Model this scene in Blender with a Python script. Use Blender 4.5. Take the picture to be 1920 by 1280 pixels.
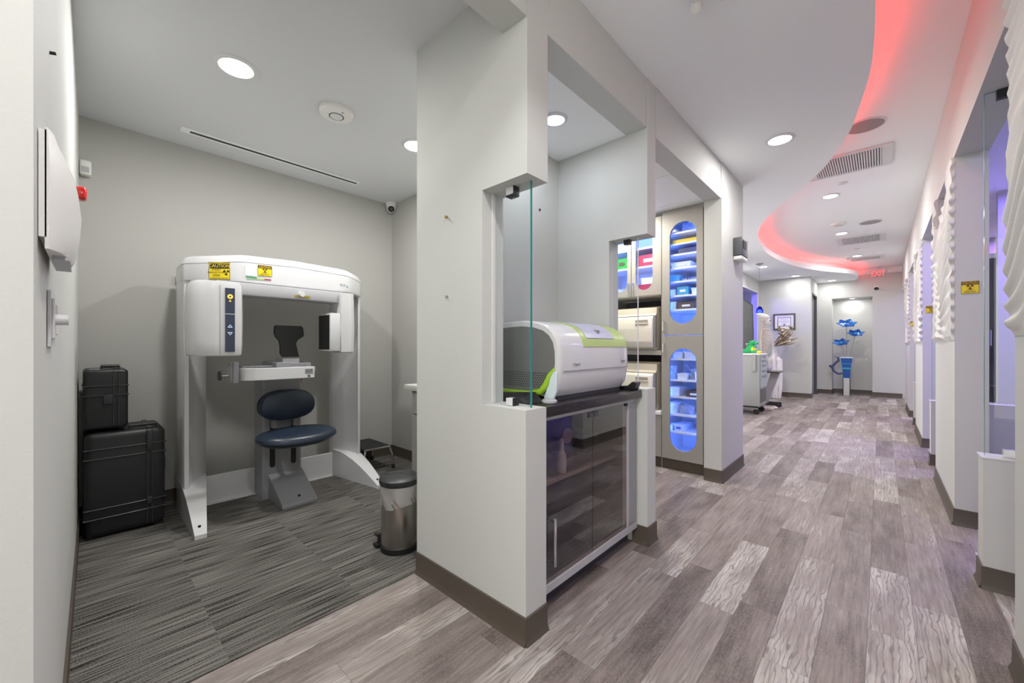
import bpy, bmesh, math, random
from mathutils import Vector, Matrix
random.seed(7)
for o in list(bpy.data.objects): bpy.data.objects.remove(o, do_unlink=True)
SC = bpy.context.scene
COL = SC.collection
PI = math.pi

# ---------------------------------------------------------------- camera, world, exposure
cam_d = bpy.data.cameras.new('camera'); cam = bpy.data.objects.new('camera', cam_d); COL.objects.link(cam)
cam_d.sensor_width = 36.0; cam_d.lens = 14.0; cam_d.shift_y = 0.00484; cam_d.clip_start = 0.02
cam.location = (0, 0, 1.13); cam.rotation_euler = (PI/2, 0, math.atan(691/746.67))
SC.camera = cam
W = bpy.data.worlds.new('world'); SC.world = W; W.use_nodes = True
W.node_tree.nodes['Background'].inputs[0].default_value = (1.0, 0.985, 0.96, 1)
W.node_tree.nodes['Background'].inputs[1].default_value = 2.1
SC.view_settings.view_transform = 'Standard'; SC.view_settings.look = 'None'
SC.view_settings.exposure = 0.50; SC.view_settings.gamma = 1.0; SC.view_settings.use_curve_mapping = False
try:
    SC.cycles.max_bounces = 10; SC.cycles.diffuse_bounces = 6; SC.cycles.transparent_max_bounces = 16
    SC.cycles.sample_clamp_indirect = 6
except Exception: pass
K_DOWN = 12.5      # watts of a downlight
K_ROOM = 13.0

def lamp(name, loc, energy, size=0.12, color=(1, .985, .965), rot=(0, 0, 0), shape='DISK', size_y=None, spread=PI):
    d = bpy.data.lights.new(name, 'AREA'); d.energy = energy; d.shape = shape; d.size = size; d.color = color; d.spread = spread
    if size_y: d.size_y = size_y
    o = bpy.data.objects.new(name, d); COL.objects.link(o); o.location = loc; o.rotation_euler = rot
    return o

# ---------------------------------------------------------------- materials
MATS = {}
def nmat(name):
    m = bpy.data.materials.new(name); m.use_nodes = True; MATS[name] = m
    nt = m.node_tree; return m, nt, nt.nodes['Principled BSDF']
def pm(name, col, rough=.5, metal=0, var=.06, scale=12, bump=0, bscale=200, emit=None, es=0, coat=0, spec=None):
    m, nt, b = nmat(name); N, L = nt.nodes, nt.links
    tc = N.new('ShaderNodeTexCoord'); nz = N.new('ShaderNodeTexNoise'); nz.inputs['Scale'].default_value = scale; nz.inputs['Detail'].default_value = 4
    L.new(tc.outputs['Object'], nz.inputs['Vector'])
    mx = N.new('ShaderNodeMix'); mx.data_type = 'RGBA'
    L.new(nz.outputs['Fac'], mx.inputs[0])
    mx.inputs[6].default_value = (*[c*(1-var) for c in col], 1); mx.inputs[7].default_value = (*[min(1, c*(1+var)) for c in col], 1)
    L.new(mx.outputs[2], b.inputs['Base Color'])
    b.inputs['Roughness'].default_value = rough; b.inputs['Metallic'].default_value = metal
    if spec is not None: b.inputs['Specular IOR Level'].default_value = spec
    if coat: b.inputs['Coat Weight'].default_value = coat
    if bump:
        n2 = N.new('ShaderNodeTexNoise'); n2.inputs['Scale'].default_value = bscale; L.new(tc.outputs['Object'], n2.inputs['Vector'])
        bp = N.new('ShaderNodeBump'); bp.inputs['Strength'].default_value = bump; bp.inputs['Distance'].default_value = .002
        L.new(n2.outputs['Fac'], bp.inputs['Height']); L.new(bp.outputs['Normal'], b.inputs['Normal'])
    if emit:
        b.inputs['Emission Color'].default_value = (*emit, 1); b.inputs['Emission Strength'].default_value = es
    return m
def glassmat(name, tint, fres=.06, rough=.0):
    m = bpy.data.materials.new(name); m.use_nodes = True; MATS[name] = m
    nt = m.node_tree; N, L = nt.nodes, nt.links
    for n in list(N): N.remove(n)
    out = N.new('ShaderNodeOutputMaterial'); tr = N.new('ShaderNodeBsdfTransparent'); gl = N.new('ShaderNodeBsdfGlossy')
    tr.inputs[0].default_value = (*tint, 1); gl.inputs['Roughness'].default_value = rough
    fr = N.new('ShaderNodeFresnel'); fr.inputs[0].default_value = 1.5
    mm = N.new('ShaderNodeMath'); mm.operation = 'MULTIPLY'; mm.inputs[1].default_value = fres/.04*.9
    mc = N.new('ShaderNodeMath'); mc.operation = 'MINIMUM'; mc.inputs[1].default_value = .9
    L.new(fr.outputs[0], mm.inputs[0]); L.new(mm.outputs[0], mc.inputs[0])
    ge = N.new('ShaderNodeNewGeometry'); fb_ = N.new('ShaderNodeMath'); fb_.operation = 'SUBTRACT'; fb_.inputs[0].default_value = 1; L.new(ge.outputs['Backfacing'], fb_.inputs[1])
    mf = N.new('ShaderNodeMath'); mf.operation = 'MULTIPLY'; L.new(mc.outputs[0], mf.inputs[0]); L.new(fb_.outputs[0], mf.inputs[1])
    mx = N.new('ShaderNodeMixShader'); L.new(mf.outputs[0], mx.inputs[0]); L.new(tr.outputs[0], mx.inputs[1]); L.new(gl.outputs[0], mx.inputs[2])
    L.new(mx.outputs[0], out.inputs[0]); return m

pm('wall', (.575, .582, .558), .75, bump=.25, bscale=140, var=.015, scale=2)
pm('xwall', (.48, .476, .448), .75, bump=.25, bscale=140, var=.015, scale=2)
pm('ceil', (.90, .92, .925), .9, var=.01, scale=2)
pm('ceil_room', (.70, .71, .725), .9, var=.01, scale=2)  # same paint as ceil, with this room's dimmer light put into the colour
pm('white', (.66, .66, .66), .3, var=.02)
pm('gloss_white', (.69, .69, .70), .18, var=.015, coat=.4)
pm('machine_grey', (.47, .47, .49), .38, var=.02)
pm('steel_grey', (.33, .33, .35), .35, metal=.3, var=.03)
pm('dark_grey', (.06, .06, .065), .5, var=.1)
pm('charcoal', (.085, .087, .095), .45, var=.08)
pm('black', (.012, .012, .013), .45, var=.15)
pm('black_rubber', (.015, .015, .015), .7, var=.2)
pm('case_black', (.016, .016, .018), .42, var=.15, bump=.12, bscale=500)
pm('case_edge', (.03, .03, .032), .35, var=.1)
pm('navy_vinyl', (.016, .026, .045), .32, var=.08, bump=.05, bscale=600)
pm('panel_blue', (.045, .06, .10), .3, var=.04)
pm('chrome', (.75, .75, .76), .12, metal=1, var=.02)
pm('brass', (.55, .42, .18), .3, metal=1, var=.05)
pm('baseboard', (.085, .068, .052), .5, var=.05)
pm('beige', (.62, .57, .47), .4, var=.03)
pm('beige_light', (.78, .74, .66), .35, var=.02)
pm('laminate', (.345, .33, .305), .45, var=.04, scale=30)
pm('shelf_white', (.82, .82, .82), .5, var=.01)
pm('plastic_white', (.80, .79, .76), .4, var=.02)
pm('plastic_clear', (.75, .8, .88), .25, var=.04)
pm('box_blue', (.03, .16, .55), .5, var=.1)
pm('box_teal', (.05, .35, .55), .4, var=.1)
pm('box_brown', (.09, .055, .04), .6, var=.15)
pm('box_yellow', (.75, .50, .03), .5, var=.08)
pm('box_pink', (.38, .02, .09), .5, var=.1)
pm('box_green', (.03, .32, .06), .5, var=.1)
pm('pouch', (.72, .78, .88), .5, var=.15, scale=40)
pm('lime', (.36, .62, .03), .35, var=.05)
pm('lime_soft', (.42, .55, .16), .35, var=.05)
pm('lilac', (.50, .50, .66), .25, var=.05)
pm('ice', (.70, .80, .84), .35, var=.03)
pm('perf_grey', (.17, .17, .165), .5, var=.05)
pm('yellow_sign', (.80, .62, .01), .4, var=.03)
pm('laser_label', (.35, .27, .02), .5, var=.5, scale=120)
pm('column_grey', (.27, .27, .285), .38, var=.03)
pm('dark_lid', (.03, .03, .033), .4, var=.1)
pm('ink', (.015, .012, .008), .6, var=.1)
pm('ink_brown', (.10, .045, .005), .6, var=.1)
pm('ink_grey', (.28, .28, .29), .6, var=.05)
pm('tread', (.022, .022, .023), .75, var=.2, bump=.4, bscale=300)
pm('speaker_grille', (.33, .33, .33), .8, var=.1, scale=300)
pm('vent_white', (.72, .72, .72), .5, var=.02)
pm('vent_dark', (.03, .03, .03), .8, var=.1)
pm('bone', (.62, .54, .50), .55, var=.08, scale=40)
pm('skull_cap', (.64, .62, .61), .5, var=.04)
pm('branch', (.28, .20, .13), .85, var=.35, scale=60)
pm('pale_twig', (.70, .64, .55), .8, var=.2, scale=60)
pm('dino_green', (.02, .42, .12), .6, var=.15)
pm('dino_yellow', (.70, .68, .05), .6, var=.1)
pm('cart_grey', (.36, .37, .355), .4, var=.03)
pm('drawer_grey', (.36, .44, .45), .4, var=.03)
pm('table_top', (.09, .075, .07), .4, var=.1)
pm('banner', (.10, .11, .085), .5, var=.55, scale=5)
pm('teal_glass', (.005, .10, .42), .1, var=.25, scale=9, coat=.5)
pm('petal', (.012, .17, .62), .2, var=.6, scale=16, coat=.5)
pm('petal_light', (.06, .34, .80), .2, var=.3, scale=14, coat=.5)
pm('violet_curl', (.10, .11, .24), .3, metal=.6, var=.3)
pm('crackle', (.62, .66, .64), .3, metal=.3, var=.5, scale=60)
pm('cert_paper', (.82, .81, .78), .6, var=.03)
pm('red_lens', (.55, .012, .01), .2, var=.1, coat=.5)
pm('terrazzo', (.62, .62, .58), .4, var=.25, scale=160)
pm('door_grey', (.30, .30, .31), .5, var=.04)
pm('cab_dark', (.05, .05, .058), .45, var=.15, scale=30)
pm('glass_edge', (.03, .24, .23), .15, var=.1, coat=.6)
pm('caulk', (.70, .70, .68), .4, var=.02)
pm('wave', (.64, .63, .60), .6, var=.02)
pm('amber_light', (.9, .55, .1), .4, emit=(1, .6, .1), es=.5)
pm('arrow_white', (.6, .75, .95), .4, emit=(.6, .8, 1), es=.3)
pm('lens_on', (1, 1, 1), .5, emit=(1, .98, .95), es=9)
pm('lens_blue', (.8, .85, 1), .5, emit=(.7, .8, 1), es=1.4)
pm('red_led', (1, .3, .3), .5, emit=(1, .038, .032), es=10)
pm('blue_led', (.3, .5, 1), .5, emit=(.05, .17, 1), es=55)
pm('violet_led', (.4, .3, 1), .5, emit=(.22, .12, 1), es=30)
pm('exit_red', (1, .1, .08), .5, emit=(1, .05, .05), es=2.2)
pm('pendant_glow', (.7, .85, 1), .5, emit=(.55, .8, 1), es=7)
pm('panel_light', (1, 1, 1), .5, emit=(1, .93, .82), es=5)
pm('blue_window', (.15, .12, .8), .5, emit=(.10, .07, .85), es=.55)
pm('steel_brush', (.48, .45, .42), .28, metal=1, var=.08, scale=6)
glassmat('glass', (.965, .985, .98), .05)
glassmat('smoked', (.82, .76, .74), .11)
bm_ = pm('bag', (.8, .8, .8), .25, var=.1, scale=60, bump=.8, bscale=70); bm_.node_tree.nodes['Principled BSDF'].inputs['Alpha'].default_value = .38
glassmat('clear_plastic', (.93, .95, .97), .08, .05)
glassmat('cobalt', (.02, .03, .75), .06)

def plank_mat():
    m, nt, b = nmat('plank'); N, L = nt.nodes, nt.links
    def math_(op, a, c, clamp=False):
        n = N.new('ShaderNodeMath'); n.operation = op; n.use_clamp = clamp
        for q, v in enumerate((a, c)):
            if v is None: continue
            if isinstance(v, (int, float)): n.inputs[q].default_value = v
            else: L.new(v, n.inputs[q])
        return n.outputs[0]
    def rng(v, a, c, d, e):
        n = N.new('ShaderNodeMapRange'); L.new(v, n.inputs[0])
        for q, w in enumerate((a, c, d, e)): n.inputs[q+1].default_value = w
        return n.outputs[0]
    oi = N.new('ShaderNodeObjectInfo'); tc = N.new('ShaderNodeTexCoord'); R = oi.outputs['Random']
    cx = N.new('ShaderNodeCombineXYZ'); off = math_('MULTIPLY', R, 57.0)
    for q in range(3): L.new(off, cx.inputs[q])
    add = N.new('ShaderNodeVectorMath'); L.new(tc.outputs['Object'], add.inputs[0]); L.new(cx.outputs[0], add.inputs[1])
    def noise(sc, detail, rough=.55):
        mp = N.new('ShaderNodeMapping'); mp.inputs['Scale'].default_value = sc; L.new(add.outputs[0], mp.inputs[0])
        n = N.new('ShaderNodeTexNoise'); n.inputs['Scale'].default_value = 1; n.inputs['Detail'].default_value = detail; n.inputs['Roughness'].default_value = rough
        L.new(mp.outputs[0], n.inputs['Vector']); return n.outputs['Fac']
    blotch = noise((9, 2.4, 1), 3); grain = noise((85, 5, 1), 6, .65); speck = noise((210, 70, 1), 3, .7); fine = noise((260, 9, 1), 2)
    v = math_('MULTIPLY_ADD' if False else 'ADD', math_('MULTIPLY', math_('ADD', math_('MULTIPLY', R, .58), math_('MULTIPLY', rng(blotch, .28, .72, 0, 1), .42)), 1.2), -.08)
    ramp = N.new('ShaderNodeValToRGB'); cr = ramp.color_ramp
    cr.elements[0].position = .08; cr.elements[0].color = (.140, .115, .104, 1)
    cr.elements[1].position = .93; cr.elements[1].color = (.49, .455, .425, 1)
    for p, c in ((.28, (.205, .171, .155, 1)), (.50, (.262, .224, .205, 1)), (.70, (.318, .278, .256, 1))):
        e = cr.elements.new(p); e.color = c
    L.new(v, ramp.inputs[0])
    g = math_('MULTIPLY', rng(grain, .3, .7, .68, 1.24), rng(fine, .3, .7, .9, 1.1))
    dk = rng(v, .15, .5, 1, 0)                                       # saw marks show on the dark planks
    sp = math_('MULTIPLY', math_('SUBTRACT', speck, .5), math_('MULTIPLY', dk, 2.0))
    g = math_('MULTIPLY', g, math_('ADD', sp, 1.0))
    mp3 = N.new('ShaderNodeMapping'); mp3.inputs['Scale'].default_value = (1, .22, 1); L.new(add.outputs[0], mp3.inputs[0])
    wv = N.new('ShaderNodeTexWave'); wv.wave_type = 'BANDS'; wv.bands_direction = 'X'; wv.inputs['Scale'].default_value = 17; wv.inputs['Distortion'].default_value = 11
    wv.inputs['Detail'].default_value = 2.5; wv.inputs['Detail Scale'].default_value = 1.6; L.new(mp3.outputs[0], wv.inputs['Vector'])
    line = rng(wv.outputs['Fac'], .03, .24, 1, 0)
    lm = rng(v, .62, .76, 0, .56); lm2 = math_('MULTIPLY', lm, rng(grain, .35, .6, .35, 1))
    g = math_('MULTIPLY', g, math_('SUBTRACT', 1.0, math_('MULTIPLY', line, lm2)))
    # a few dark cracks
    ck = noise((30, 3.2, 1), 2); ckm = rng(ck, .235, .275, .55, 1); g = math_('MULTIPLY', g, ckm)
    vm = N.new('ShaderNodeVectorMath'); vm.operation = 'SCALE'; L.new(ramp.outputs[0], vm.inputs[0]); L.new(g, vm.inputs['Scale'])
    L.new(vm.outputs[0], b.inputs['Base Color']); b.inputs['Roughness'].default_value = .5; b.inputs['Specular IOR Level'].default_value = .3
    bp = N.new('ShaderNodeBump'); bp.inputs['Strength'].default_value = .12; bp.inputs['Distance'].default_value = .002; L.new(g, bp.inputs['Height']); L.new(bp.outputs[0], b.inputs['Normal'])
def carpet_mat():
    m, nt, b = nmat('carpet'); N, L = nt.nodes, nt.links
    g = N.new('ShaderNodeTexCoord'); oi = N.new('ShaderNodeObjectInfo')
    rm = N.new('ShaderNodeMath'); rm.operation = 'MULTIPLY'; rm.inputs[1].default_value = 91.0; L.new(oi.outputs['Random'], rm.inputs[0])
    cx = N.new('ShaderNodeCombineXYZ'); L.new(rm.outputs[0], cx.inputs[0]); L.new(rm.outputs[0], cx.inputs[1])
    ad = N.new('ShaderNodeVectorMath'); L.new(g.outputs['Object'], ad.inputs[0]); L.new(cx.outputs[0], ad.inputs[1])
    def noise(sc, det):
        mp = N.new('ShaderNodeMapping'); mp.inputs['Scale'].default_value = sc; L.new(ad.outputs[0], mp.inputs[0])
        n = N.new('ShaderNodeTexNoise'); n.inputs['Scale'].default_value = 1; n.inputs['Detail'].default_value = det; L.new(mp.outputs[0], n.inputs['Vector']); return n.outputs['Fac']
    n1 = noise((125, 3.2, 1), 1.5); n2 = noise((60, 1.6, 1), 2); n3 = noise((260, 200, 1), 1)
    def ma(a, w, c):
        n = N.new('ShaderNodeMath'); n.operation = 'MULTIPLY_ADD'; L.new(a, n.inputs[0]); n.inputs[1].default_value = w
        if isinstance(c, float): n.inputs[2].default_value = c
        else: L.new(c, n.inputs[2])
        return n.outputs[0]
    t = ma(n1, .55, ma(n2, .18, ma(n3, .27, 0.0)))
    r = N.new('ShaderNodeValToRGB'); cr = r.color_ramp
    cr.elements[0].position = .40; cr.elements[0].color = (.022, .021, .019, 1); cr.elements[1].position = .60; cr.elements[1].color = (.205, .193, .178, 1)
    e = cr.elements.new(.47); e.color = (.105, .099, .091, 1)
    L.new(t, r.inputs[0])
    rr = N.new('ShaderNodeMapRange'); rr.inputs[3].default_value = .88; rr.inputs[4].default_value = 1.12; L.new(oi.outputs['Random'], rr.inputs[0])
    vm = N.new('ShaderNodeVectorMath'); vm.operation = 'SCALE'; L.new(r.outputs[0], vm.inputs[0]); L.new(rr.outputs[0], vm.inputs['Scale'])
    L.new(vm.outputs[0], b.inputs['Base Color']); b.inputs['Roughness'].default_value = .95; b.inputs['Specular IOR Level'].default_value = .05
    bp = N.new('ShaderNodeBump'); bp.inputs['Strength'].default_value = .4; bp.inputs['Distance'].default_value = .003; L.new(t, bp.inputs['Height']); L.new(bp.outputs[0], b.inputs['Normal'])
def counter_mat():
    m, nt, b = nmat('granite'); N, L = nt.nodes, nt.links
    tc = N.new('ShaderNodeTexCoord'); v = N.new('ShaderNodeTexVoronoi'); v.inputs['Scale'].default_value = 70; L.new(tc.outputs['Object'], v.inputs['Vector'])
    r = N.new('ShaderNodeValToRGB'); r.color_ramp.elements[0].position = .06; r.color_ramp.elements[0].color = (.3, .27, .28, 1); r.color_ramp.elements[1].position = .14; r.color_ramp.elements[1].color = (.026, .021, .022, 1)
    L.new(v.outputs['Distance'], r.inputs[0]); L.new(r.outputs[0], b.inputs['Base Color']); b.inputs['Roughness'].default_value = .25
def vase_mat():
    m, nt, b = nmat('vase'); N, L = nt.nodes, nt.links
    tc = N.new('ShaderNodeTexCoord'); mp = N.new('ShaderNodeMapping'); mp.inputs['Scale'].default_value = (14, 14, 1.3); L.new(tc.outputs['Object'], mp.inputs[0])
    n = N.new('ShaderNodeTexNoise'); n.inputs['Scale'].default_value = 1.2; L.new(mp.outputs[0], n.inputs['Vector'])
    r = N.new('ShaderNodeValToRGB'); r.color_ramp.elements[0].position = .38; r.color_ramp.elements[0].color = (.55, .50, .56, 1); r.color_ramp.elements[1].position = .55; r.color_ramp.elements[1].color = (.84, .82, .84, 1)
    L.new(n.outputs['Fac'], r.inputs[0]); L.new(r.outputs[0], b.inputs['Base Color']); b.inputs['Roughness'].default_value = .4
plank_mat(); carpet_mat(); counter_mat(); vase_mat()

# ---------------------------------------------------------------- mesh builder
class B:
    def __init__(s): s.bm = bmesh.new()
    def _xf(s, geom, M):
        bmesh.ops.transform(s.bm, matrix=M, verts=[g for g in geom if isinstance(g, bmesh.types.BMVert)])
    def box(s, x0, x1, y0, y1, z0, z1, bev=0, seg=2):
        r = bmesh.ops.create_cube(s.bm, size=1)['verts']
        M = Matrix.Translation(((x0+x1)/2, (y0+y1)/2, (z0+z1)/2)) @ Matrix.Diagonal((abs(x1-x0), abs(y1-y0), abs(z1-z0), 1))
        bmesh.ops.transform(s.bm, matrix=M, verts=r)
        if bev:
            ed = list({e for v in r for e in v.link_edges})
            bmesh.ops.bevel(s.bm, geom=ed, offset=bev, segments=seg, profile=.5, affect='EDGES')
        return s
    def prism(s, pts, a0, a1, axis='z', bev=0, seg=2):
        def P(p, a):
            return (p[0], p[1], a) if axis == 'z' else ((a, p[0], p[1]) if axis == 'x' else (p[0], a, p[1]))
        v0 = [s.bm.verts.new(P(p, a0)) for p in pts]; v1 = [s.bm.verts.new(P(p, a1)) for p in pts]
        n = len(pts); fs = [s.bm.faces.new(v0), s.bm.faces.new(v1)]
        for i in range(n): fs.append(s.bm.faces.new((v0[i], v0[(i+1) % n], v1[(i+1) % n], v1[i])))
        bmesh.ops.recalc_face_normals(s.bm, faces=fs)
        if bev:
            ed = list({e for f in fs for e in f.edges})
            bmesh.ops.bevel(s.bm, geom=ed, offset=bev, segments=seg, profile=.5, affect='EDGES')
        return s
    def loft(s, rings, caps=True):
        R = [[s.bm.verts.new(p) for p in r] for r in rings]; n = len(R[0]); fs = []
        for a, b in zip(R, R[1:]):
            for i in range(n): fs.append(s.bm.faces.new((a[i], a[(i+1) % n], b[(i+1) % n], b[i])))
        if caps: fs += [s.bm.faces.new(R[0]), s.bm.faces.new(R[-1])]
        bmesh.ops.recalc_face_normals(s.bm, faces=fs); return s
    def tube(s, path, r, n=8, caps=True):
        path = [Vector(p) for p in path]; rs = r if isinstance(r, (list, tuple)) else [r]*len(path)
        rings = []; t0 = (path[1]-path[0]).normalized()
        up = Vector((0, 0, 1)) if abs(t0.z) < .9 else Vector((1, 0, 0))
        u = t0.cross(up).normalized()
        for i, p in enumerate(path):
            t = (path[min(i+1, len(path)-1)]-path[max(i-1, 0)]).normalized()
            u = (u-t*u.dot(t)).normalized(); w = t.cross(u)
            rings.append([p+(u*math.cos(2*PI*k/n)+w*math.sin(2*PI*k/n))*rs[i] for k in range(n)])
        return s.loft(rings, caps)
    def cyl(s, p0, p1, r0, r1=None, n=20): return s.tube([p0, p1], [r0, r0 if r1 is None else r1], n)
    def lathe(s, prof, c=(0, 0, 0), n=28, sx=1, sy=1, caps=True):
        return s.loft([[(c[0]+r*sx*math.cos(2*PI*k/n), c[1]+r*sy*math.sin(2*PI*k/n), c[2]+z) for k in range(n)] for r, z in prof], caps)
    def ball(s, c, rx, ry=None, rz=None, u=16, v=10):
        ry = rx if ry is None else ry; rz = rx if rz is None else rz
        r = bmesh.ops.create_uvsphere(s.bm, u_segments=u, v_segments=v, radius=1)['verts']
        bmesh.ops.transform(s.bm, matrix=Matrix.Translation(c) @ Matrix.Diagonal((rx, ry, rz, 1)), verts=r); return s
    def quad(s, *p):
        s.bm.faces.new([s.bm.verts.new(q) for q in p]); return s
    def sup(s, c, rx, ry, rz, e=.5, u=28, v=14):
        # superellipsoid cushion
        def sg(x, p): return math.copysign(abs(x)**p, x)
        rings = []
        for j in range(1, v):
            f = -PI/2+PI*j/v
            rings.append([(c[0]+rx*sg(math.cos(f), e)*math.cos(2*PI*k/u), c[1]+ry*sg(math.cos(f), e)*math.sin(2*PI*k/u), c[2]+rz*sg(math.sin(f), e)) for k in range(u)])
        return s.loft(rings, True)
    def xform(s, M):
        bmesh.ops.transform(s.bm, matrix=M, verts=s.bm.verts[:]); return s

def wloc(o):
    v = Vector((0, 0, 0))
    while o is not None: v += o.location; o = o.parent
    return v
def mkmesh(name, b, mat, off=Vector((0, 0, 0)), smooth=True):
    me = bpy.data.meshes.new(name)
    if off.length: bmesh.ops.translate(b.bm, vec=-off, verts=b.bm.verts[:])
    b.bm.to_mesh(me); b.bm.free()
    me.materials.append(MATS[mat])
    if smooth and len(me.polygons):
        me.polygons.foreach_set('use_smooth', [True]*len(me.polygons))
        try: me.set_sharp_from_angle(angle=math.radians(35))
        except Exception: pass
    me.update(); return me
def tagset(o, label=None, cat=None, group=None, kind=None):
    if label: o['label'] = label
    if cat: o['category'] = cat
    if group: o['group'] = group
    if kind: o['kind'] = kind
    return o
def thing(name, label, cat, loc, group=None, kind=None, rz=0):
    o = bpy.data.objects.new(name, None); COL.objects.link(o); o.location = loc; o.empty_display_size = .05; o.rotation_euler = (0, 0, rz)
    return tagset(o, label, cat, group, kind)
def part(name, b, mat, parent, label=None, kind=None, local=False, smooth=True):
    me = mkmesh(name, b, mat, Vector((0, 0, 0)) if local else wloc(parent), smooth)
    o = bpy.data.objects.new(name, me); COL.objects.link(o); o.parent = parent
    return tagset(o, label, None, None, kind)
def single(name, b, mat, label=None, cat=None, group=None, kind=None, smooth=True):
    zs = [v.co for v in b.bm.verts]
    mn = Vector((min(v.x for v in zs), min(v.y for v in zs), min(v.z for v in zs))); mx = Vector((max(v.x for v in zs), max(v.y for v in zs), max(v.z for v in zs)))
    off = Vector(((mn.x+mx.x)/2, (mn.y+mx.y)/2, mn.z))
    me = mkmesh(name, b, mat, off, smooth)
    o = bpy.data.objects.new(name, me); COL.objects.link(o); o.location = off
    return tagset(o, label, cat, group, kind)
def struct(name, b, mat, label=None, smooth=False): return single(name, b, mat, label, None, None, 'structure', smooth)
def dup(root, loc, label=None, group=None, rz=None, parent=None):
    r = root.copy(); COL.objects.link(r); r.location = loc
    if parent: r.parent = parent
    if rz is not None: r.rotation_euler = (0, 0, rz)
    if label: r['label'] = label
    if group: r['group'] = group
    for ch in list(root.children):
        c = ch.copy(); COL.objects.link(c); c.parent = r
        for g in list(ch.children):
            d = g.copy(); COL.objects.link(d); d.parent = c
    return r
def textb(s, size, org, xd, up, depth=.0006, align='CENTER', sx=1.0):
    cu = bpy.data.curves.new('t', 'FONT'); cu.body = s; cu.size = size; cu.extrude = depth/2; cu.align_x = align; cu.align_y = 'CENTER'; cu.resolution_u = 2
    o = bpy.data.objects.new('t', cu); COL.objects.link(o); bpy.context.view_layer.update()
    me = bpy.data.meshes.new_from_object(o.evaluated_get(bpy.context.evaluated_depsgraph_get()))
    bpy.data.objects.remove(o, do_unlink=True); bpy.data.curves.remove(cu)
    xd = Vector(xd).normalized(); up = Vector(up).normalized(); nn = xd.cross(up)
    M = Matrix((( xd.x*sx, up.x, nn.x, org[0]), (xd.y*sx, up.y, nn.y, org[1]), (xd.z*sx, up.z, nn.z, org[2]), (0, 0, 0, 1)))
    me.transform(M); b = B(); b.bm.from_mesh(me); bpy.data.meshes.remove(me); return b
def stadium_plate(b, y, t, x0, x1, z0, z1, cx, hw, zb, zt):
    # plate in the xz plane (thickness t along +y) with a stadium shaped hole
    cz = (zb+zt)/2; hh = (zt-zb)/2
    ang = sorted(set([2*PI*i/72 for i in range(72)]+[math.atan2(z-cz, x-cx) % (2*PI) for x in (x0, x1) for z in (z0, z1)]))
    def inner(a):
        c, s_ = math.cos(a), math.sin(a); k = hh-hw
        if abs(c) > 1e-6:
            t_ = hw/abs(c)
            if abs(t_*s_) <= k: return t_
        # circle centred (0, +-k)
        kk = math.copysign(k, s_); bq = s_*kk; return bq+math.sqrt(max(0, bq*bq-(kk*kk-hw*hw)))
    def outer(a):
        c, s_ = math.cos(a), math.sin(a); r = []
        if c > 1e-6: r.append((x1-cx)/c)
        if c < -1e-6: r.append((x0-cx)/c)
        if s_ > 1e-6: r.append((z1-cz)/s_)
        if s_ < -1e-6: r.append((z0-cz)/s_)
        return min(r)
    I, O = [], []
    for a in ang:
        ri, ro = inner(a), outer(a)
        I.append((cx+ri*math.cos(a), cz+ri*math.sin(a))); O.append((cx+ro*math.cos(a), cz+ro*math.sin(a)))
    rings = [[(p[0], y, p[1]) for p in O], [(p[0], y, p[1]) for p in I], [(p[0], y+t, p[1]) for p in I], [(p[0], y+t, p[1]) for p in O]]
    rings.append(rings[0]); b.loft(rings, False); bmesh.ops.remove_doubles(b.bm, verts=b.bm.verts[:], dist=1e-5)
    return [(p[0], p[1]) for p in I]
def trefoil(c, r, xd, up, b=None):
    b = b or B(); xd = Vector(xd); up = Vector(up); c = Vector(c); nn = xd.cross(up)*.0005
    for k in range(3):
        a0 = PI/2+PI+k*2*PI/3-PI/6; pts = []
        for i in range(5):
            a = a0+PI/3*i/4; pts.append((math.cos(a)*r, math.sin(a)*r))
        for i in range(4, -1, -1):
            a = a0+PI/3*i/4; pts.append((math.cos(a)*r*.3, math.sin(a)*r*.3))
        b.loft([[c+xd*p[0]+up*p[1] for p in pts], [c+nn+xd*p[0]+up*p[1] for p in pts]])
    pts = [(math.cos(2*PI*i/10)*r*.2, math.sin(2*PI*i/10)*r*.2) for i in range(10)]
    b.loft([[c+xd*p[0]+up*p[1] for p in pts], [c+nn+xd*p[0]+up*p[1] for p in pts]]); return b
def card(c, w, h, xd, up, t=.001):
    c = Vector(c); xd = Vector(xd).normalized(); up = Vector(up).normalized(); n = xd.cross(up)*t
    q = [c-xd*w/2-up*h/2, c+xd*w/2-up*h/2, c+xd*w/2+up*h/2, c-xd*w/2+up*h/2]
    return B().loft([q, [p+n for p in q]])

# ================================================================= SETTING
XW = -.975          # corridor face of the left wall
ZS, ZU = 2.655, 2.88
# floors
fb = B().box(-3.9, 3.6, -4.0, 13.0, -.12, -.006)
floor = struct('floor', fb, 'door_grey', 'grey brown wood plank floor of the corridor')
pw, pl = .139, 1.22
pb = {}
def plank_mesh(w, l):
    k = (round(w, 3), round(l, 3))
    if k not in pb:
        b = B(); g = .0004
        b.box(-w/2+g, w/2-g, -l/2+g, l/2-g, -.006, 0)
        pb[k] = mkmesh('plank', b, 'plank', smooth=False)
    return pb[k]
def in_floor(x, y0, y1):
    if x > -1.12 and x < .36: return y1 > -.9 and y0 < 12.3
    if x >= .36: return x < 1.0 and y1 > 2.9 and y0 < 9.5
    if x > -1.80 and y0 < 1.2: return y1 > -.1
    if x > -2.2 and y1 > 2.3 and y0 < 3.7: return True
    if x > -2.15 and y1 > 4.2 and y0 < 10.8: return True
    if x > -1.2 and y1 > 10.7 and y0 < 12.3: return True
    return False
np_ = 0
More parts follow.
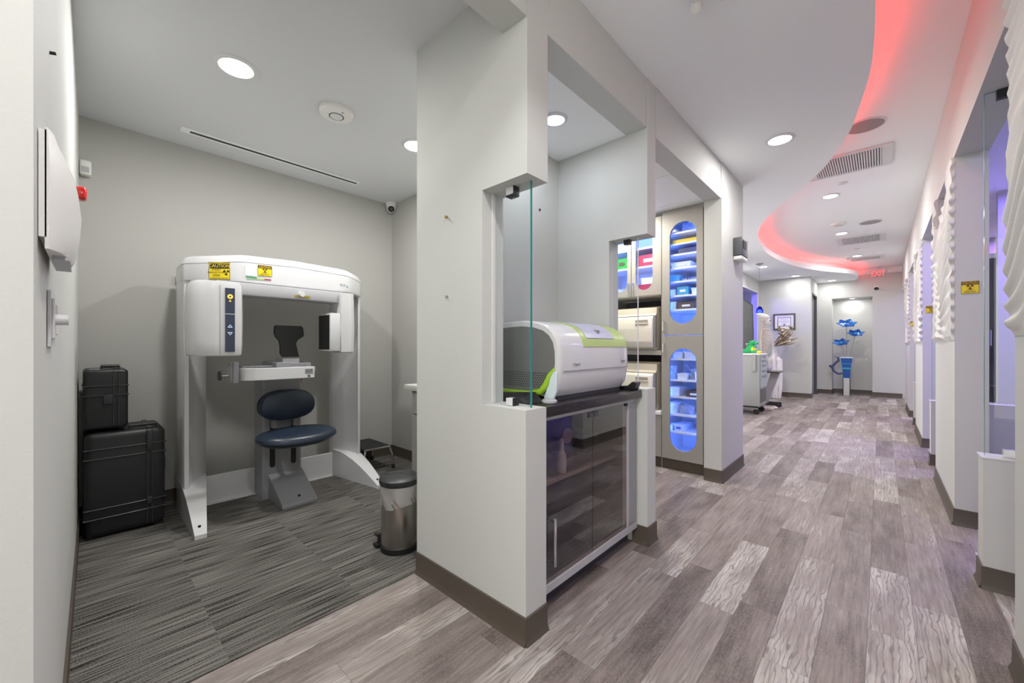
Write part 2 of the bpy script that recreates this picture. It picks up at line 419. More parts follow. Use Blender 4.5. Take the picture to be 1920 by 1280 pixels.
for i in range(-14, 11):
    x = -.455+pw*i+pw/2
    y = -1.4-random.random()*pl
    while y < 12.4:
        l = random.choice((pl, pl*.8, pl*.5, pl*.62))
        if in_floor(x, y, y+l):
            x0, x1 = x-pw/2, x+pw/2
            if y < 1.14 and x0 < -1.69: x0 = -1.706
            if y < 1.14 and x1 <= -1.706: y += l; continue
            if y < 1.14 and y+l > 1.2 and x < -1.12:      # stop under the pier wall
                ll = 1.2-y
                if ll > .05:
                    o = bpy.data.objects.new('plank', plank_mesh(x1-x0, ll)); COL.objects.link(o); o.parent = floor
                    o.location = Vector(((x0+x1)/2, y+ll/2, 0))-floor.location; np_ += 1
                y += l; continue
            o = bpy.data.objects.new('plank', plank_mesh(x1-x0, l)); COL.objects.link(o); o.parent = floor
            o.location = Vector(((x0+x1)/2, y+l/2, 0))-floor.location; np_ += 1
        y += l
print('planks', np_)
cb = B().box(-3.80, -1.706, -.1, 2.25, -.005, .001)
carpet = struct('floor_carpet', cb, 'dark_grey', 'dark grey striped carpet tile floor of the side room')
ctm = {}
ts = .5
xe = [-1.707-ts*i for i in range(5)]+[-3.78]
ye = [-.06]+[.36+ts*i for i in range(4)]+[2.22]
for i in range(len(xe)-1):
    for j in range(len(ye)-1):
        w, l = xe[i]-xe[i+1], ye[j+1]-ye[j]
        if w < .03: continue
        k = (round(w, 3), round(l, 3))
        if k not in ctm: ctm[k] = mkmesh('carpet_tile', B().box(-w/2, w/2, -l/2, l/2, .0, .004), 'carpet', smooth=False)
        o = bpy.data.objects.new('carpet_tile', ctm[k]); COL.objects.link(o); o.parent = carpet
        o.location = Vector(((xe[i]+xe[i+1])/2, (ye[j]+ye[j+1])/2, .0012))-carpet.location

# soffit edge curve
EP = [(-3, -.75), (-1, -.6), (0, -.42), (1, -.18), (1.7, -.06), (2.36, -.019), (2.79, -.028), (3.05, -.051), (3.35, -.097), (3.72, -.165), (4.13, -.289), (4.51, -.447), (4.9, -.66), (5.27, -.86),
      (5.74, -1.075), (6.31, -1.238), (6.86, -1.324), (7.67, -1.36), (8.5, -1.30), (9.44, -1.13), (10.2, -.84), (10.65, -.60), (11.04, -.43), (11.4, -.37), (11.65, -.36), (12.12, -.42)]
EC = []
for i in range(len(EP)-1):
    p0 = EP[max(i-1, 0)]; p1 = EP[i]; p2 = EP[i+1]; p3 = EP[min(i+2, len(EP)-1)]
    for k in range(6):
        t = k/6
        f = lambda a, b_, c, d: .5*((2*b_)+(-a+c)*t+(2*a-5*b_+4*c-d)*t*t+(-a+3*b_-3*c+d)*t**3)
        EC.append((f(p0[1], p1[1], p2[1], p3[1]), f(p0[0], p1[0], p2[0], p3[0])))
EC.append((EP[-1][1], EP[-1][0]))
def nrm(i):
    a = EC[max(i-1, 0)]; c = EC[min(i+1, len(EC)-1)]; dx, dy = c[0]-a[0], c[1]-a[1]; l = math.hypot(dx, dy); return (-dy/l, dx/l)   # towards -x
sb = B()
rings = []
for i, (x, y) in enumerate(EC):
    n = nrm(i); P = lambda d, z: (x+n[0]*d, y+n[1]*d, z)
    rings.append([(-2.3, y, ZS), P(0, ZS), P(0, ZS+.09), P(.018, ZS+.09), P(.018, ZS+.045), P(.16, ZS+.045), P(.16, ZU+.01), (-2.3, y, ZU+.01)])
sb.loft(rings)
soffit = struct('ceiling_soffit', sb, 'ceil', 'lower white ceiling with a flowing S-shaped edge over the corridor')
lb = B()
lb.tube([(x+nrm(i)[0]*.075, y+nrm(i)[1]*.075, ZS+.055) for i, (x, y) in enumerate(EC)], .008, 6)
led = part('red_led_strip', lb, 'red_led', soffit, 'red glowing strip hidden behind the lip of the curved ceiling edge')
struct('ceiling', B().box(-2.4, .36, -3.2, 12.3, ZU, ZU+.1), 'ceil', 'raised white ceiling over the right half of the corridor')
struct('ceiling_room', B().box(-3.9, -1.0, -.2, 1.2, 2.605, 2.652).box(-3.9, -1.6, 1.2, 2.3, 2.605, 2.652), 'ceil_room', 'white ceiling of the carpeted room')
# left walls
wl = B(); pts = [(-.985, -.052), (-3.77, -.012), (-3.77, -.17), (-.985, -.18)]
wl.prism(pts, 0, 2.652); struct('wall_left', wl, 'wall', 'white wall at the left edge holding the dispenser and the dimmer')
struct('wall_corridor_rear', B().box(-1.1, -.985, -.6, -.182, 0, 2.652), 'wall')
struct('wall_back', B().box(-3.9, -3.755, -.2, 2.4, 0, 2.652), 'xwall', 'greige back wall behind the x-ray machine')
struct('wall_room_right', B().box(-3.8, -1.70, 2.205, 2.30, 0, 2.652), 'xwall', 'greige side wall behind the step stool')
pier = [(-1.705, 0), (XW-.01, 0), (XW-.01, .887), (-1.226, .887), (-1.226, 1.785), (XW-.003, 1.785), (XW-.003, 2.654), (-1.705, 2.654)]
struct('wall_pier', B().prism(pier, 1.141, 1.267, 'y'), 'wall', 'white partition end wall with a square glazed notch at its corner')
struct('wall_niche_back', B().box(-1.704, -1.594, 1.268, 2.204, 0, 2.653), 'wall', 'white back wall of the equipment niche')
pier2 = [(-1.703, 0), (XW+.003, 0), (XW+.003, .887), (-1.213, .887), (-1.213, 1.772), (XW+.003, 1.772), (XW+.003, 2.654), (-1.703, 2.654)]
struct('wall_pier_second', B().prism(pier2, 2.181, 2.294, 'y'), 'wall', 'white partition between the equipment niche and the storage opening')
struct('trim_header_niche', B().box(-1.102, XW, 1.2675, 2.1805, 2.374, 2.653), 'wall', 'white header above the equipment niche')
struct('ceiling_niche', B().box(-1.594, -1.103, 1.268, 2.18, 2.374, 2.43), 'ceil')
struct('trim_header_storage', B().box(-1.098, XW+.005, 2.295, 3.59, 2.358, 2.653), 'wall', 'white header above the storage opening')
struct('wall_far_pier', B().box(-1.10, -.963, 3.59, 4.283, 0, 2.653), 'wall', 'white wall end beyond the storage opening, holding the charcoal emergency light')
struct('trim_beam', B().box(-1.106, -.981, -.05, 1.14, 2.378, 2.652), 'wall', 'white beam over the entrance of the carpeted room')
# storage room
struct('wall_storage_back', B().box(-3.1, -3.0, 2.2, 4.3, 0, 2.652), 'wall')
struct('wall_storage_far', B().box(-3.0, -1.101, 4.18, 4.28, 0, 2.652), 'wall')
struct('wall_storage_side', B().box(-3.0, -1.704, 2.301, 2.40, 0, 2.652), 'wall')
cs = struct('ceiling_storage', B().box(-3.0, -1.10, 2.295, 4.18, 2.40, 2.44), 'ceil', 'dropped tile ceiling of the storage room')
for i in range(4):
    for j in range(3):
        x1 = -1.11-.475*i; y0 = 2.31+.62*j
        if i == 1 and j == 1:
            continue
        part('ceiling_tile', B().box(x1-.465, x1, y0, y0+.61, 2.385, 2.40, .004, 1), 'ceil', cs)
# lounge
struct('wall_lounge_left', B().box(-2.2, -2.085, 7.4, 9.1, 0, 2.653).box(-2.2, -2.085, 4.28, 4.6, 0, 2.653).box(-2.2, -2.085, 4.6, 7.4, 0, .3).box(-2.2, -2.085, 4.6, 7.4, 2.45, 2.653).box(-2.17, -2.12, 5.97, 6.03, .3, 2.45).box(-2.2, -2.085, 10.56, 10.88, 0, 2.653).box(-2.2, -2.085, 9.1, 10.56, 2.36, 2.653).box(-2.2, -2.085, 9.1, 10.56, 0, .62), 'wall', 'white lounge wall with an opening into a blue lit room')  # includes an unseen window opening with mullion, added to let world light in
struct('wall_certificate', B().box(-2.2, -1.115, 10.76, 10.88, 0, 2.653), 'wall', 'white wall behind the framed certificate')
dw = B().box(-1.235, -1.115, 10.88, 11.02, 0, 2.653).box(-1.235, -1.115, 11.85, 12.1, 0, 2.653).box(-1.235, -1.115, 11.02, 11.85, 2.33, 2.653)
struct('wall_doorway', dw, 'wall', 'white return wall with a grey door near the end of the corridor')
d1 = struct('door_1', B().box(-1.20, -1.165, 11.04, 11.83, .01, 2.31), 'door_grey', 'grey door in the return wall beside the certificate')
part('door_frame', B().box(-1.24, -1.108, 11.02, 11.05, 0, 2.33).box(-1.24, -1.108, 11.82, 11.85, 0, 2.33).box(-1.24, -1.108, 11.02, 11.85, 2.29, 2.33), 'charcoal', d1, 'charcoal door frame')
part('door_handle', B().cyl((-1.165, 11.12, 1.0), (-1.10, 11.12, 1.0), .012).tube([(-1.11, 11.12, 1.0), (-1.105, 11.24, 1.0)], .01), 'chrome', d1)
# end wall with recess
struct('wall_end', B().box(-1.3, -.848, 12.1, 12.5, 0, 2.76), 'wall', 'white end wall left of the tall lit recess')
struct('wall_end_right', B().box(-.135, .50, 12.1, 12.5, 0, 2.76), 'wall', 'white end wall right of the tall lit recess')
struct('wall_end_over', B().box(-.848, -.135, 12.1, 12.5, 2.262, 2.76), 'wall', 'white end wall above the tall lit recess')
struct('wall_recess', B().box(-.86, -.12, 12.501, 12.62, 0, 2.4), 'wall', 'white back of the lit recess')
struct('trim_end', B().box(-1.3, .5, 12.13, 12.6, 2.76, 2.88), 'ceil', 'pale band above the end wall')
# blue room behind lounge wall
struct('wall_blue', B().box(-3.4, -3.3, 8.0, 12.0, 0, 2.65).box(-3.3, -2.2, 12.0, 12.1, 0, 2.65).box(-3.3, -2.2, 7.9, 8.0, 0, 2.65), 'wall')
struct('ceiling_blue', B().box(-3.4, -2.2, 7.9, 12.1, 2.6, 2.65), 'ceil')
lamp('blue_room_light', (-2.8, 9.9, 2.5), 34, .5, (.08, .05, 1))

# right side: piers, knee walls, header
PER = 2.632
XR = .345
struct('trim_header_right', B().box(XR-.003, .49, -3.2, 12.1, 2.331, 2.885), 'wall', 'white header running along the right side of the corridor')
ri = 0
def wave_h(y, z, s):
    w = z*74+y*16+6.5*math.sin(y*3.1+s+1.1*math.sin(z*5.3+s))+3.0*math.sin(y*7.3-z*6+s*2)+1.5*math.sin(y*13+z*11+s*3)
    p = (w/(2*PI)) % 1.0
    t = p/.68 if p < .68 else (1-p)/.32
    f = t*t*(3-2*t)
    a = .5+.5*math.sin(y*5.1+z*6.3+s*1.3)
    return .010+.019*f*(.35+.65*a)
WLAB = ['white rippled wave panel on the nearest pier at the right picture edge', 'white rippled wave panel above the near caution sign pier, second along the corridor',
        'white rippled wave panel on the third pier along the corridor', 'white rippled wave panel on the farthest pier beside the end wall']
KLAB = ['wall_knee_near', 'wall_knee_second', 'wall_knee_third', 'wall_knee_far']
for k in range(-2, 4):
    y0 = 3.762+PER*(k-1); y1 = y0+1.19
    if k == 0: y1 = 2.215
    prof = [(y0, 0), (y1, 0), (y1, 2.333), (y0, 2.333)] if k == 0 else [(y0, 0), (y1, 0), (y1, 2.333), (y1-.2, 2.333), (y1-.23, 2.11), (y1-.37, 2.05), (y0+.27, 2.19), (y0+.27, 2.333), (y0, 2.333)]
    struct('wall_pier_right', B().prism(prof, XR, .487, 'x'), 'wall', None if k < 0 else ['white pier at the right picture edge', 'white pier carrying the near caution sign', 'white pier carrying the second caution sign', 'white pier carrying the far caution sign'][k])
    if k >= 0:
        ny, nz = 110, 200; b = B(); V = {}
        za = 1.165; zb_ = 2.333
        for i in range(ny+1):
            for j in range(nz+1):
                y = y0+.004+(y1-y0-.008)*i/ny; z = za+(zb_-za)*j/nz
                h = wave_h(y, z, k*1.7)*(min(1, (z-za)/.03))
                V[i, j] = b.bm.verts.new((XR-.002-h, y+(.007*math.sin(z*84+k) if i in (0, ny) else 0), z))
        def hole(y, z):
            if k == 0 or not (y0+.27 < y < y1-.2): return False
            if y < y1-.37: t = (y-(y0+.27))/((y1-.37)-(y0+.27)); lim = 2.19+(2.05-2.19)*t
            else: t = (y-(y1-.37))/.17; lim = 2.05+.06*t
            return z > lim
        for i in range(ny):
            for j in range(nz):
                y = y0+(y1-y0)*(i+.5)/ny; z = za+(zb_-za)*(j+.5)/nz
                if not hole(y, z): b.bm.faces.new((V[i, j], V[i, j+1], V[i+1, j+1], V[i+1, j]))
        bmesh.ops.delete(b.bm, geom=[v for v in b.bm.verts if not v.link_faces], context='VERTS')
        bed = [e for e in b.bm.edges if len(e.link_faces) == 1]
        ex = bmesh.ops.extrude_edge_only(b.bm, edges=bed)
        for g_ in ex['geom']:
            if isinstance(g_, bmesh.types.BMVert): g_.co.x = XR-.0006
        single('wave_panel', b, 'wave', WLAB[k], 'wall panel', 'rippled white panels on the right piers')
    # knee wall and glass beyond this pier
    ky = y1+.66 if k != 0 else 2.865
    if k >= 0:
        ky = 2.865+PER*k
        if ky < 12:
            struct(KLAB[k], B().box(.352, 1.5, ky, ky+.125, 0, .605).box(.347, 1.5, ky-.003, ky+.128, .605, .612), 'wall', ['low white knee wall under the nearest glass pane on the right', 'low white knee wall under the second glass pane on the right', 'low white knee wall under the third glass pane on the right', 'low white knee wall under the far glass pane'][k])
            g = thing('glass_screen', ['frameless glass pane on the nearest knee wall at the right', 'frameless glass pane on the second knee wall along the right side', 'frameless glass pane on the third knee wall along the right side', 'frameless glass pane on the knee wall nearest the end wall'][k], 'glass pane', (.36, ky+.06, .612), 'glass panes on the right knee walls')
            part('pane', B().box(.364, 1.5, ky+.055, ky+.065, .613, 2.331), 'glass', g)
            part('edge', B().box(.3625, .364, ky+.055, ky+.065, .613, 2.331), 'glass_edge', g, 'green polished edge')
            part('clamp', B().box(.40, .47, ky+.045, ky+.075, 2.29, 2.331), 'black', g)
            part('clamp', B().box(.42, .47, ky+.045, ky+.075, .613, .65), 'chrome', g)
# operatories shell
struct('wall_operatory_right', B().box(3.0, 3.1, -3.2, 12.2, 0, 2.75), 'wall')
struct('ceiling_operatory', B().box(.49, 3.1, -3.2, 12.2, 2.70, 2.75), 'ceil')
for k, y in enumerate((1.03, 3.67, 6.30, 8.93)):
    struct('wall_operatory_partition', B().box(.873, 3.0, y, y+.1, 0, 2.70), 'wall')
    struct('baseboard_operatory', B().box(.873, 3.0, y-.012, y, 0, .10), 'baseboard')
    b = B().box(.92, 2.6, y-.05, y-.02, 2.60, 2.62)
for k, y in enumerate((5.9, 8.5, 3.2, 11.0)):
    lamp('operatory_violet_light', (1.6, y, 2.66), (40, 24, 10, 14)[k], 1.2, ((.26, .16, 1), (.45, .2, .9), (.4, .25, 1), (.35, .2, 1))[k], shape='RECTANGLE', size_y=.2)
    lamp('operatory_white_light', (1.9, y-.8, 2.66), (3, 3, 3, 3)[k], .5)

# baseboards
def bboard(name, segs, h=.104, label=None):
    b = B()
    for (x0, y0, x1, y1) in segs:
        d = Vector((x1-x0, y1-y0, 0)); L_ = d.length; d.normalize(); n = Vector((d.y, -d.x, 0))     # outward on the right of the direction
        pr_ = [(0, 0), (.016, 0), (.011, .012), (.007, .022), (.006, h-.003), (.003, h), (0, h)]
        a = Vector((x0, y0, 0)); c = Vector((x1, y1, 0))
        b.loft([[a+n*p[0]+Vector((0, 0, p[1])) for p in pr_], [c+n*p[0]+Vector((0, 0, p[1])) for p in pr_]])
    return struct(name, b, 'baseboard', label, smooth=True)
bboard('baseboard_pier', [(-1.705, 1.141, XW-.004, 1.141), (XW-.01, 1.133, XW-.01, 1.267), (-1.705, 1.267, -1.705, 1.141)], label='brown vinyl baseboard around the partition end wall')
bboard('baseboard_pier_second', [(-1.06, 2.181, XW+.009, 2.181), (XW+.003, 2.175, XW+.003, 2.30), (XW+.009, 2.294, -1.7, 2.294)], label='brown vinyl baseboard around the second partition')
bboard('baseboard_far_pier', [(-1.10, 3.59, -.957, 3.59), (-.963, 3.584, -.963, 4.289)], label='brown vinyl baseboard of the wall end by the storage opening')
bboard('baseboard_left', [(-.985, -.051, -3.755, -.012)][::-1] if False else [(-3.755, -.0125, -.985, -.0525)][::-1] if False else [])  if False else None
b = B(); b.prism([(-.985, -.052), (-3.755, -.0123), (-3.755, -.004), (-.985, -.044)], 0, .104); struct('baseboard_left', b, 'baseboard')
bboard('baseboard_back', [(-3.755, 2.205, -3.755, -.012)][::1] if False else [(-3.755, -.012, -3.755, 2.205)], label='dark baseboard along the greige back wall')
bboard('baseboard_room_right', [(-3.755, 2.205, -1.705, 2.205)], label='dark baseboard behind the step stool')
segs = []
for k in range(-1, 4):
    y0 = 3.762+PER*(k-1); y1 = 2.215 if k == 0 else y0+1.19
    segs += [(XR, y1+.006, XR, y0-.006), (XR-.006, y0, .487, y0), (.487, y1, XR-.006, y1)]
    if k >= 0 and k < 3:
        ky = 2.865+PER*k; segs += [(.352, ky+.131, .352, ky-.006), (.346, ky, 1.4, ky)]
segs = [(a, b_, c, d) for a, b_, c, d in segs]
bboard('baseboard_right', segs, label='dark brown baseboards along the right piers and knee walls')
bboard('baseboard_end', [(-1.115, 12.1, -.848, 12.1), (-.848, 12.1, -.848, 12.5), (-.848, 12.5, -.135, 12.5), (-.135, 12.1, .35, 12.1), (-2.08, 10.76, -1.109, 10.76), (-1.115, 10.754, -1.115, 11.02), (-1.115, 11.85, -1.115, 12.1)], label='dark brown baseboards at the end of the corridor')

# ================================================================= CEILING FIXTURES
def downlight(x, y, z, label, e, r=.075, mat='lens_on', group='round ceiling downlights', lampc=(1, .985, .965)):
    t = thing('downlight', label, 'ceiling light', (x, y, z-.012), group)
    part('trim_ring', B().lathe([(r*.90, .0115), (r*.90, .003), (r*.94, .001), (r*1.14, .006), (r*1.18, .0115)], (x, y, z-.012), 28), 'vent_white', t)
    part('lens', B().lathe([(r*.90, .0112), (r*.88, .0045)], (x, y, z-.012), 24), mat, t)
    if e: lamp('downlight_lamp', (x, y, z-.016), e, r*1.4, lampc)
    return t
downlight(-2.495, .554, 2.605, 'bright round downlight at the upper left of the carpeted room ceiling', K_ROOM, .085)
downlight(-2.504, 1.662, 2.605, 'bright round downlight half hidden behind the partition', K_ROOM, .085)
downlight(-.544, 3.489, ZS, 'bright round downlight nearest in the corridor soffit', 9, .08)
downlight(-1.644, 8.836, ZS, 'small bright downlight in the soffit beside the pendant cord', K_DOWN)
downlight(-1.344, 10.45, ZS, 'small bright downlight above the certificate wall', 3.5)
downlight(-.823, 11.75, ZS, 'small bright downlight at the rounded far end of the soffit', 4)
downlight(-.428, 5.911, ZU, 'bright downlight in the raised ceiling beyond the large vent', K_DOWN)
downlight(-.442, 7.977, ZU, 'bright downlight in the raised ceiling before the second vent', K_DOWN)
downlight(-.332, 10.147, ZU, 'bright downlight in the raised ceiling beside the farthest vent', K_DOWN)
downlight(-1.309, 1.759, 2.374, 'dim bluish downlight in the ceiling of the equipment niche', 2.2, .06, 'lens_blue', None, (.85, .9, 1))
downlight(-.49, 12.30, 2.262, 'small downlight in the top of the end wall recess', 2.2, .05)
for (x, y, z, e) in ((-.05, .35, ZU, 19), (.0, -1.3, ZU, 15), (-1.7, 6.3, ZS, 7)):  # unseen fill lamps without fittings, added to brighten the corridor and lounge
    lamp('corridor_fill', (x, y, z-.016), e, .12)
# storage room ceiling light panel
pl_ = thing('ceiling_light_panel', 'square bright light panel in the storage room tile ceiling', 'ceiling light', (-1.82, 3.24, 2.383))
part('frame', B().box(-2.05, -1.585, 2.93, 3.54, 2.383, 2.399), 'vent_white', pl_)
part('diffuser', B().box(-2.03, -1.605, 2.95, 3.52, 2.380, 2.3832), 'panel_light', pl_)
lamp('storage_lamp', (-1.82, 3.24, 2.375), 14, .4, (1, .93, .82), shape='RECTANGLE', size_y=.5)
# linear slot diffuser
sd = thing('slot_diffuser', 'long narrow black linear air slot in the carpeted room ceiling', 'air vent', (-3.42, 1.1, 2.6))
part('frame', B().box(-3.512, -3.432, .455, 1.70, 2.6, 2.6045, .001, 1), 'ceil', sd)
part('slot', B().box(-3.483, -3.461, .505, 1.685, 2.597, 2.6012), 'black', sd)
def disc_device(name, label, cat, x, y, z, r, dark=False):
    t = thing(name, label, cat, (x, y, z-.035))
    part('base', B().lathe([(r, .035), (r, .018), (r*.93, .008), (r*.6, .002), (r*.42, 0)], (x, y, z-.035), 32), 'plastic_white', t)
    part('sensor', B().lathe([(r*.40, .003), (r*.36, -.003), (r*.2, -.006)], (x, y, z-.035), 24), 'vent_white', t)
    part('ring', B().lathe([(r*.44, .001), (r*.44, -.001), (r*.40, -.001)], (x, y, z-.035), 24), 'dark_grey', t)
    part('indicator', B().cyl((x+r*.65, y+r*.1, z-.0325), (x+r*.65, y+r*.1, z-.0345), .006, n=10), 'ink_grey', t)
    return t
disc_device('smoke_detector', 'round white smoke detector on the carpeted room ceiling', 'smoke detector', -2.504, 1.085, 2.605, .10)
disc_device('smoke_detector', 'small round white detector on the raised corridor ceiling before the second vent', 'smoke detector', -.441, 7.323, ZU, .09)
def speaker(x, y, label, r=.115):
    t = thing('ceiling_speaker', label, 'speaker', (x, y, ZU-.008))
    part('rim', B().lathe([(r*1.1, .0075), (r*1.1, .002), (r, 0), (r, .004)], (x, y, ZU-.008), 36), 'vent_white', t)
    part('grille', B().lathe([(r, .0045), (r*.99, .001)], (x, y, ZU-.008), 36), 'speaker_grille', t)
speaker(-.09, 4.214, 'round grey ceiling speaker grille next to the large vent'); speaker(-.105, 7.534, 'round grey ceiling speaker grille right of the small detector')
def sprinkler(x, y, label):
    t = thing('sprinkler', label, 'sprinkler', (x, y, ZU-.012))
    part('plate', B().lathe([(.04, .0115), (.038, .004), (.02, 0)], (x, y, ZU-.012), 20), 'vent_white', t)
sprinkler(-.298, 5.537, 'flat round sprinkler cover right behind the large vent'); sprinkler(-.308, 9.427, 'flat round sprinkler cover before the farthest vent')
vn = 0
def vent(x0, x1, y0, y1, label, n):
    z = ZU-.014
    t = thing('ceiling_vent', label, 'air vent', ((x0+x1)/2, (y0+y1)/2, z), 'slatted ceiling vents')
    b = B(); w = .035
    b.box(x0, x1, y0, y0+w, z, z+.0135, .002, 1).box(x0, x1, y1-w, y1, z, z+.0135, .002, 1).box(x0, x0+w*2, y0+w, y1-w, z, z+.0135, .002, 1).box(x1-w*2, x1, y0+w, y1-w, z, z+.0135, .002, 1)
    part('frame', b, 'vent_white', t)
    part('backing', B().box(x0+w*2, x1-w*2, y0+w, y1-w, z+.0125, z+.0135), 'vent_dark', t)
    me = mkmesh('slat', B().box(-.0045, .0045, -(y1-y0)/2+w, (y1-y0)/2-w, -.001, .011).xform(Matrix.Rotation(.5, 4, 'Y')), 'vent_white', smooth=False)
    a, c = x0+w*2, x1-w*2
    for i in range(n):
        o = bpy.data.objects.new('slat', me); COL.objects.link(o); o.parent = t
        o.location = Vector((a+(c-a)*(i+.5)/n-(x0+x1)/2, 0, 0))
vent(-.545, .08, 4.70, 5.235, 'large slatted ceiling vent nearest the camera, lit red at one end', 26)
vent(-.535, .065, 8.33, 8.92, 'slatted ceiling vent in the middle of the corridor', 26)
vent(-.50, .065, 10.33, 10.72, 'slatted ceiling vent farthest down the corridor near the exit sign', 26)
# partly seen emergency light at the top edge
t = thing('emergency_light', 'white emergency light fitting on the soffit, cut by the top picture edge', 'emergency light', (-.53, 1.80, ZS-.08))
part('housing', B().box(-.60, -.50, 1.70, 1.80, ZS-.05, ZS-.001, .012, 3), 'plastic_white', t)
part('lamp_head', B().cyl((-.505, 1.79, ZS-.03), (-.475, 1.845, ZS-.038), .018, .028), 'plastic_white', t)
part('lamp_head', B().cyl((-.58, 1.79, ZS-.03), (-.595, 1.835, ZS-.038), .018, .026), 'plastic_white', t)

# cameras
def seccam(x, y, z, d, label):
    t = thing('security_camera', label, 'camera', (x, y, z-.1)); d = Vector(d).normalized()
    c = Vector((x, y, z-.055))
    part('base', B().lathe([(.055, .1), (.055, .085), (.048, .05), (.03, .035)], (x, y, z-.1), 28), 'plastic_white', t)
    part('eyeball', B().ball(c, .046, .046, .046, 20, 14), 'plastic_white', t)
    part('lens', B().cyl(c+d*.036, c+d*.049, .032, .026, 24), 'black', t)
    part('sensor_window', B().cyl(c+d*.0488, c+d*.0505, .012, .01, 16), 'charcoal', t)
seccam(-3.70, 2.165, 2.605, (.85, -.45, -.45), 'white turret security camera in the ceiling corner of the carpeted room')
t = thing('security_camera', 'small dark dome camera on the end wall right of the lit recess', 'camera', (-.07, 12.09, 2.40))
part('mount', B().cyl((-.07, 12.099, 2.44), (-.07, 12.07, 2.44), .045), 'plastic_white', t)
part('dome', B().ball((-.07, 12.06, 2.425), .042, .03, .032), 'black', t)

# exit sign
t = thing('exit_sign', 'red illuminated exit sign hanging before the end wall', 'sign', (-.04, 11.9, 2.66))
part('panel', B().box(-.17, .09, 11.895, 11.905, 2.66, 2.80, .003, 1), 'clear_plastic', t)
part('canopy', B().box(-.16, .08, 11.87, 11.93, 2.80, 2.835, .005, 1), 'vent_white', t)
part('stem', B().cyl((-.04, 11.9, 2.83), (-.04, 11.9, 2.88), .02), 'vent_white', t)
part('lettering', textb('EXIT', .155, (-.04, 11.890, 2.732), (1, 0, 0), (0, 0, 1), .003, sx=.72), 'exit_red', t, 'glowing red letters')
for s, x in ((-1, -.215), (1, .145)):
    hd = part('lamp_head', B().cyl((x, 11.92, 2.78), (x, 11.86, 2.765), .022, .034), 'vent_white', t)
    part('lamp_arm', B().tube([(x, 11.91, 2.79), (x-s*.05, 11.9, 2.82)], .008), 'vent_white', t)

# ================================================================= X-RAY MACHINE
XB = -3.52
mc = thing('xray_machine', 'white dental cone-beam x-ray machine with a navy seat on the carpet', 'x-ray machine', (-3.25, 1.045, .005))
Z0 = .0055
def mir(y): return 2.09-y     # about y = 1.045
for sgn in (0, 1):
    f = (lambda y: y) if sgn == 0 else mir
    pl_pts = [(XB-.06, f(.445)), (-3.33, f(.445)), (-3.31, f(.452)), (-3.305, f(.474)), (-3.33, f(.48)), (-3.42, f(.53)), (XB, f(.60)), (XB-.06, f(.605))]
    po = part('side_post', B().prism(pl_pts, Z0, 1.56), 'gloss_white', mc)
    # flared foot
    xs = [XB-.05, -3.40, -3.33, -3.24, -3.15, -3.06, -2.98, -2.93, -2.915]
    zs = [.235, .225, .21, .185, .15, .108, .066, .038, .03]
    rings = []
    for x, z in zip(xs, zs):
        tt = (x-xs[0])/(xs[-1]-xs[0]); yi = .608+(.502-.608)*tt; yo = .444
        rings.append([(x, f(yo), Z0), (x, f(yi), Z0), (x, f(yi), z), (x, f(yo), z)])
    fo = part('foot', B().loft(rings), 'gloss_white', mc)
    part('bolt_hole', B().cyl((-2.97, f(.475), .0535), (-2.97, f(.475), .0665), .008, n=10), 'black', fo)
part('back_plate', B().box(XB-.012, XB, .58, 1.51, Z0, .205, .003, 1).box(XB, XB+.03, .60, 1.48, Z0, .012), 'gloss_white', mc)
# crown
def crown(z0, z1, ins, bev=.006):
    p = [(XB-.06, .445), (-3.33, .440), (-3.295, .452), (-3.115, .67), (-3.095, .70), (-3.085, .74), (-3.078, 1.045), (-3.083, 1.40), (-3.09, 1.44), (-3.115, 1.475), (-3.20, 1.575), (-3.26, 1.625), (-3.34, 1.650), (XB-.06, 1.650)]
    cx, cy = -3.33, 1.045
    return [(cx+(x-cx)*(1-ins/.25), cy+(y-cy)*(1-ins/.6), 0) for x, y in p]
def crown_loft(levels):
    b = B(); ar = lambda y, z: z+(.034*(1-((y-1.045)/.6)**2)-.012 if z > 1.6 else 0)
    b.loft([[(p[0], p[1], ar(p[1], z)) for p in crown(0, 0, ins)] for z, ins in levels]); return b
part('crown_band', crown_loft([(1.552, .012), (1.558, .003), (1.57, 0), (1.672, 0)]), 'gloss_white', mc)
part('crown_seam', crown_loft([(1.672, .004), (1.676, .004)]), 'ink_grey', mc)
part('crown_cap', crown_loft([(1.676, 0), (1.70, .004), (1.718, .016), (1.727, .035)]), 'gloss_white', mc)
part('underside', B().box(-3.5, -3.14, .62, 1.47, 1.53, 1.552), 'black', mc)
# gantry
ga = part('gantry_arm', B().box(-3.09, -2.93, .55, 1.40, 1.452, 1.53, .006, 2), 'machine_grey', mc)
part('laser_window', B().box(-2.93, -2.927, .985, 1.085, 1.466, 1.482, .001, 1), 'laser_label', ga, 'yellow warning strip')
part('laser_dial', B().cyl((-2.93, 1.028, 1.487), (-2.905, 1.028, 1.487), .02, .017), 'gloss_white', ga)
